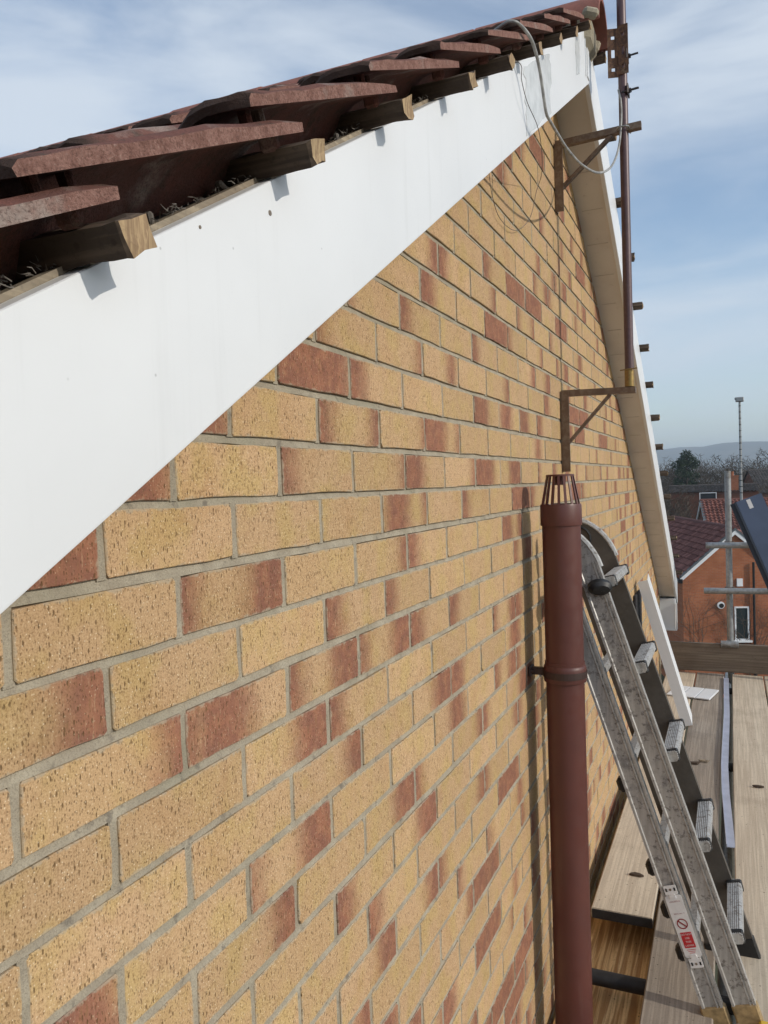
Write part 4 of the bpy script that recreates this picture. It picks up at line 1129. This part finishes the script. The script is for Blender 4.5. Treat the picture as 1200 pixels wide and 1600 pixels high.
# floodlight pole
fp = empty('floodlight_pole', (1.03, 47, gz(1, 47)), 'tall thin banded grey pole carrying a small floodlight above the roofs', 'lamp post')
m = MB(); m.tube([(1.12, 47, gz(1, 47)), (1.12, 47, -1), (1.12, 47, 4.2)], [.09, .075, .06], 10); m.build('pole', 'galv', fp, smooth=True)
m = MB()
for k in range(16): m.tube([(1.12, 47, -1+.34*k), (1.12, 47, -.955+.34*k)], .078-.001*k, 10)
m.build('band', 'black', fp)
m = MB(); m.box((1.12, 46.95, 4.12), (.42, .16, .26), bev=.03); m.box((1.12, 46.85, 4.12), (.30, .06, .18)); m.box((.93, 46.95, 4.17), (.12, .12, .14), bev=.02); m.build('floodlight', 'galv', fp)

# ------------------------------------------------------------------ trees
MT['bark'] = mat_plain('bark', (.085, .068, .052), .95, 0, .3, 3)
MT['birch'] = mat_plain('birch_bark', (.42, .39, .35), .85, 0, .35, 2)
MT['needles'] = mat_plain('needles', (.030, .048, .024), .9, 0, .4, 1.2)
MT['woodtwig'] = mat_plain('wood_twigs', (.08, .061, .044), .95, 0, .35, .5)
def bare_tree(seed, h, bark, spread=.5, dens=3, levels=5, trunkmat='bark'):
    random.seed(seed); tr = MB(); tw = MB()
    def grow(p, d, ln, r, lev):
        pts = [p]; rs = [r]
        k = 4
        for i in range(k):
            d = (d + Vector((jit(.18), jit(.18), .06))).normalized(); p = p + d*ln/k; pts.append(p); rs.append(r*(1-.14*(i+1)))
        (tr if lev >= levels-1 else tw).tube(pts, rs, 6 if lev >= levels-1 else 3, cap=False)
        if lev == 0: return
        nb = dens + (1 if lev == levels else 0)
        for b in range(nb + (2 if lev == levels else 0)):
            i = random.randrange(2, k+1) if lev == levels else random.randrange(1, k+1)
            a = random.uniform(0, 2*math.pi); side = Vector((math.cos(a), math.sin(a), random.uniform(.1, .7)))
            nd = (d*(1-spread) + side*spread*1.5).normalized()
            grow(pts[i], nd, ln*random.uniform(.55, .78), rs[i]*.55, lev-1)
    grow(Vector((0, 0, 0)), Vector((0, 0, 1)), h*.36, h*.018, levels)
    return tr, tw
def tree(kind, name, label, seed, h, loc, mat='bark', twmat='twig', **kw):
    tr, tw = bare_tree(seed, h, mat, **kw)
    root = empty(name, loc, label, 'tree', 'bare winter trees beyond the houses')
    a = tr.build('trunk', mat, None, smooth=True); a.parent = root; b = tw.build('crown', twmat, None, fix=False); b.parent = root
    return root
protos = [tree(0, 'bare_tree', 'bare spreading tree left of the evergreen, nearest the barge board', 3, 12.5, (-7.0, 97, gz(0, 97)), spread=.52, dens=4),
          tree(0, 'bare_tree', 'bare brown tree right behind the white trunked birch', 8, 11.5, (-2.6, 101, gz(0, 101)), spread=.48, dens=4),
          tree(0, 'bare_tree', 'bare tree to the right of the scaffold pole top', 15, 11.0, (.6, 104, gz(0, 104)), spread=.55, dens=4)]
def clone(root, loc, rz, sc, label):
    r = root.copy(); col.objects.link(r); r.location = loc; r.rotation_euler = (0, 0, rz); r.scale = (sc,)*3; r['label'] = label
    for ch in root.children:
        c = ch.copy(); col.objects.link(c); c.parent = r
for i, (x, y, q, sc, lb) in enumerate(((-9.5, 104, 1, 1.0, 'bare tree hidden mostly by the far barge board'), (-4.6, 106, 2, .95, 'bare tree just behind the dark evergreen'), (3.2, 108, 0, .92, 'bare tree behind the floodlight pole'),
        (5.4, 112, 1, 1.0, 'bare tree at the right edge above the grey roof'), (7.5, 110, 2, 1.02, 'bare tree outside the right edge beyond the grey roofed house'), (-.8, 74, 2, .66, 'low bare tree in front of the dark brick house'), (-4.6, 72, 0, .62, 'low bare tree left of the red roof, near the barge board'), (2.6, 78, 1, .68, 'low bare tree right of the red chimney'))):
    clone(protos[q], (x, y, gz(x, y)), i*1.3+.4, sc, lb)
bt = tree(1, 'birch_tree', 'slim birch with a pale trunk standing behind the red roof', 23, 10.6, (-2.42, 75, gz(0, 75)), mat='birch', spread=.36, dens=3, levels=4)
# evergreen
random.seed(61)
ev = empty('evergreen_tree', (-4.75, 112, gz(0, 112)), 'dark green evergreen tree rising above the bare trees', 'tree')
m = MB(); hh = 3.75 - gz(0, 112); m.tube([(-4.75, 112, gz(0, 112)), (-4.7, 112, 2.8)], [.28, .06], 8); m.build('trunk', 'bark', ev)
m = MB()
blobs = [(-4.72, 112, 2.9, .75), (-4.6, 112, 2.1, 1.05)]
for q in range(17):
    z = random.uniform(-3.5, 2.2); a = random.uniform(0, 6.28); r = random.uniform(.5, 1.3)
    blobs.append((-4.72 + r*math.cos(a), 112 + r*math.sin(a), z, random.uniform(.55, 1.05)))
for (bx, by, bz, br) in blobs:
    for q in range(int(420*br*br)):
        d = Vector((random.gauss(0, 1), random.gauss(0, 1), random.gauss(0, 1))).normalized()*br*random.uniform(.45, 1.12); d.z *= .75
        c = Vector((bx, by, bz)) + d; s_ = random.uniform(.08, .22)
        u = (d.normalized() + Vector((jit(.8), jit(.8), jit(.8)))).normalized(); w = u.cross(Vector((jit(1), jit(1), jit(1)))).normalized()
        o = len(m.v); m.v += [c - u*s_, c + w*s_*.4, c + u*s_, c - w*s_*.4]; m.f.append((o, o+1, o+2, o+3)); m.mi.append(0)
m.build('crown', 'needles', ev, fix=False)
# far-off wood and hedgerow scrub, one mass
random.seed(90)
m = MB()
def scrub(x, y, h, w, n):
    zb = gz(x, y)
    for q in range(n):
        a = random.uniform(0, 2*math.pi); r = w*math.sqrt(random.random()); t = random.random()**.7
        c = Vector((x + r*math.cos(a)*(1-.35*t), y + r*math.sin(a)*.6, zb + h*t*(1-.28*(r/w)**2)))
        ln = h*random.uniform(.025, .075); d = Vector((jit(.8), jit(.5), random.uniform(.1, 1))).normalized(); s = d.cross(Vector((0, 1, .2))).normalized()*ln*.045
        o = len(m.v); m.v += [c - s, c + s, c + d*ln]; m.f.append((o, o+1, o+2)); m.mi.append(0)
for y in (118, 130, 145, 165, 190, 230, 290, 380, 520, 800, 1200):
    n = 26; span = 34 + y*.22
    for i in range(n):
        x = -span*.55 + span*i/n*1.1 + jit(span/n); h = (1.3 - gz(0, 112)) * (1.0 + .0006*y) * random.uniform(.86, 1.12) + max(0, (y-118))*.006
        scrub(x, y + jit(4), h, max(2.6, span/n*1.1), 720)
for i in range(26): scrub(-9.5 + i*.27 + jit(.4), 73 + random.uniform(0, 8), random.uniform(7.5, 10.2), 1.2, 420)
for i in range(16): scrub(-2 + i*.5 + jit(.3), 88 + random.uniform(0, 5), random.uniform(9.3, 11), 1.2, 300)
tag(m.build('woodland', 'woodtwig', None, fix=False), 'brown leafless woodland filling the distance below the moor', 'woodland', kind='stuff')

# ------------------------------------------------------------------ air
m = MB(); m.box((0, 1900, 55), (7600, 5200, 170))
hz = bpy.data.materials.new('air'); hz.use_nodes = True; t = hz.node_tree; t.nodes.clear()
pv = t.nodes.new('ShaderNodeVolumePrincipled'); pv.inputs['Color'].default_value = (.70, .85, 1, 1); pv.inputs['Density'].default_value = .00037; pv.inputs['Anisotropy'].default_value = .2
ou = t.nodes.new('ShaderNodeOutputMaterial'); t.links.new(pv.outputs[0], ou.inputs['Volume'])
hb = m.build('haze', hz, None); tag(hb, 'pale haze over the distant moor', 'haze', kind='stuff')
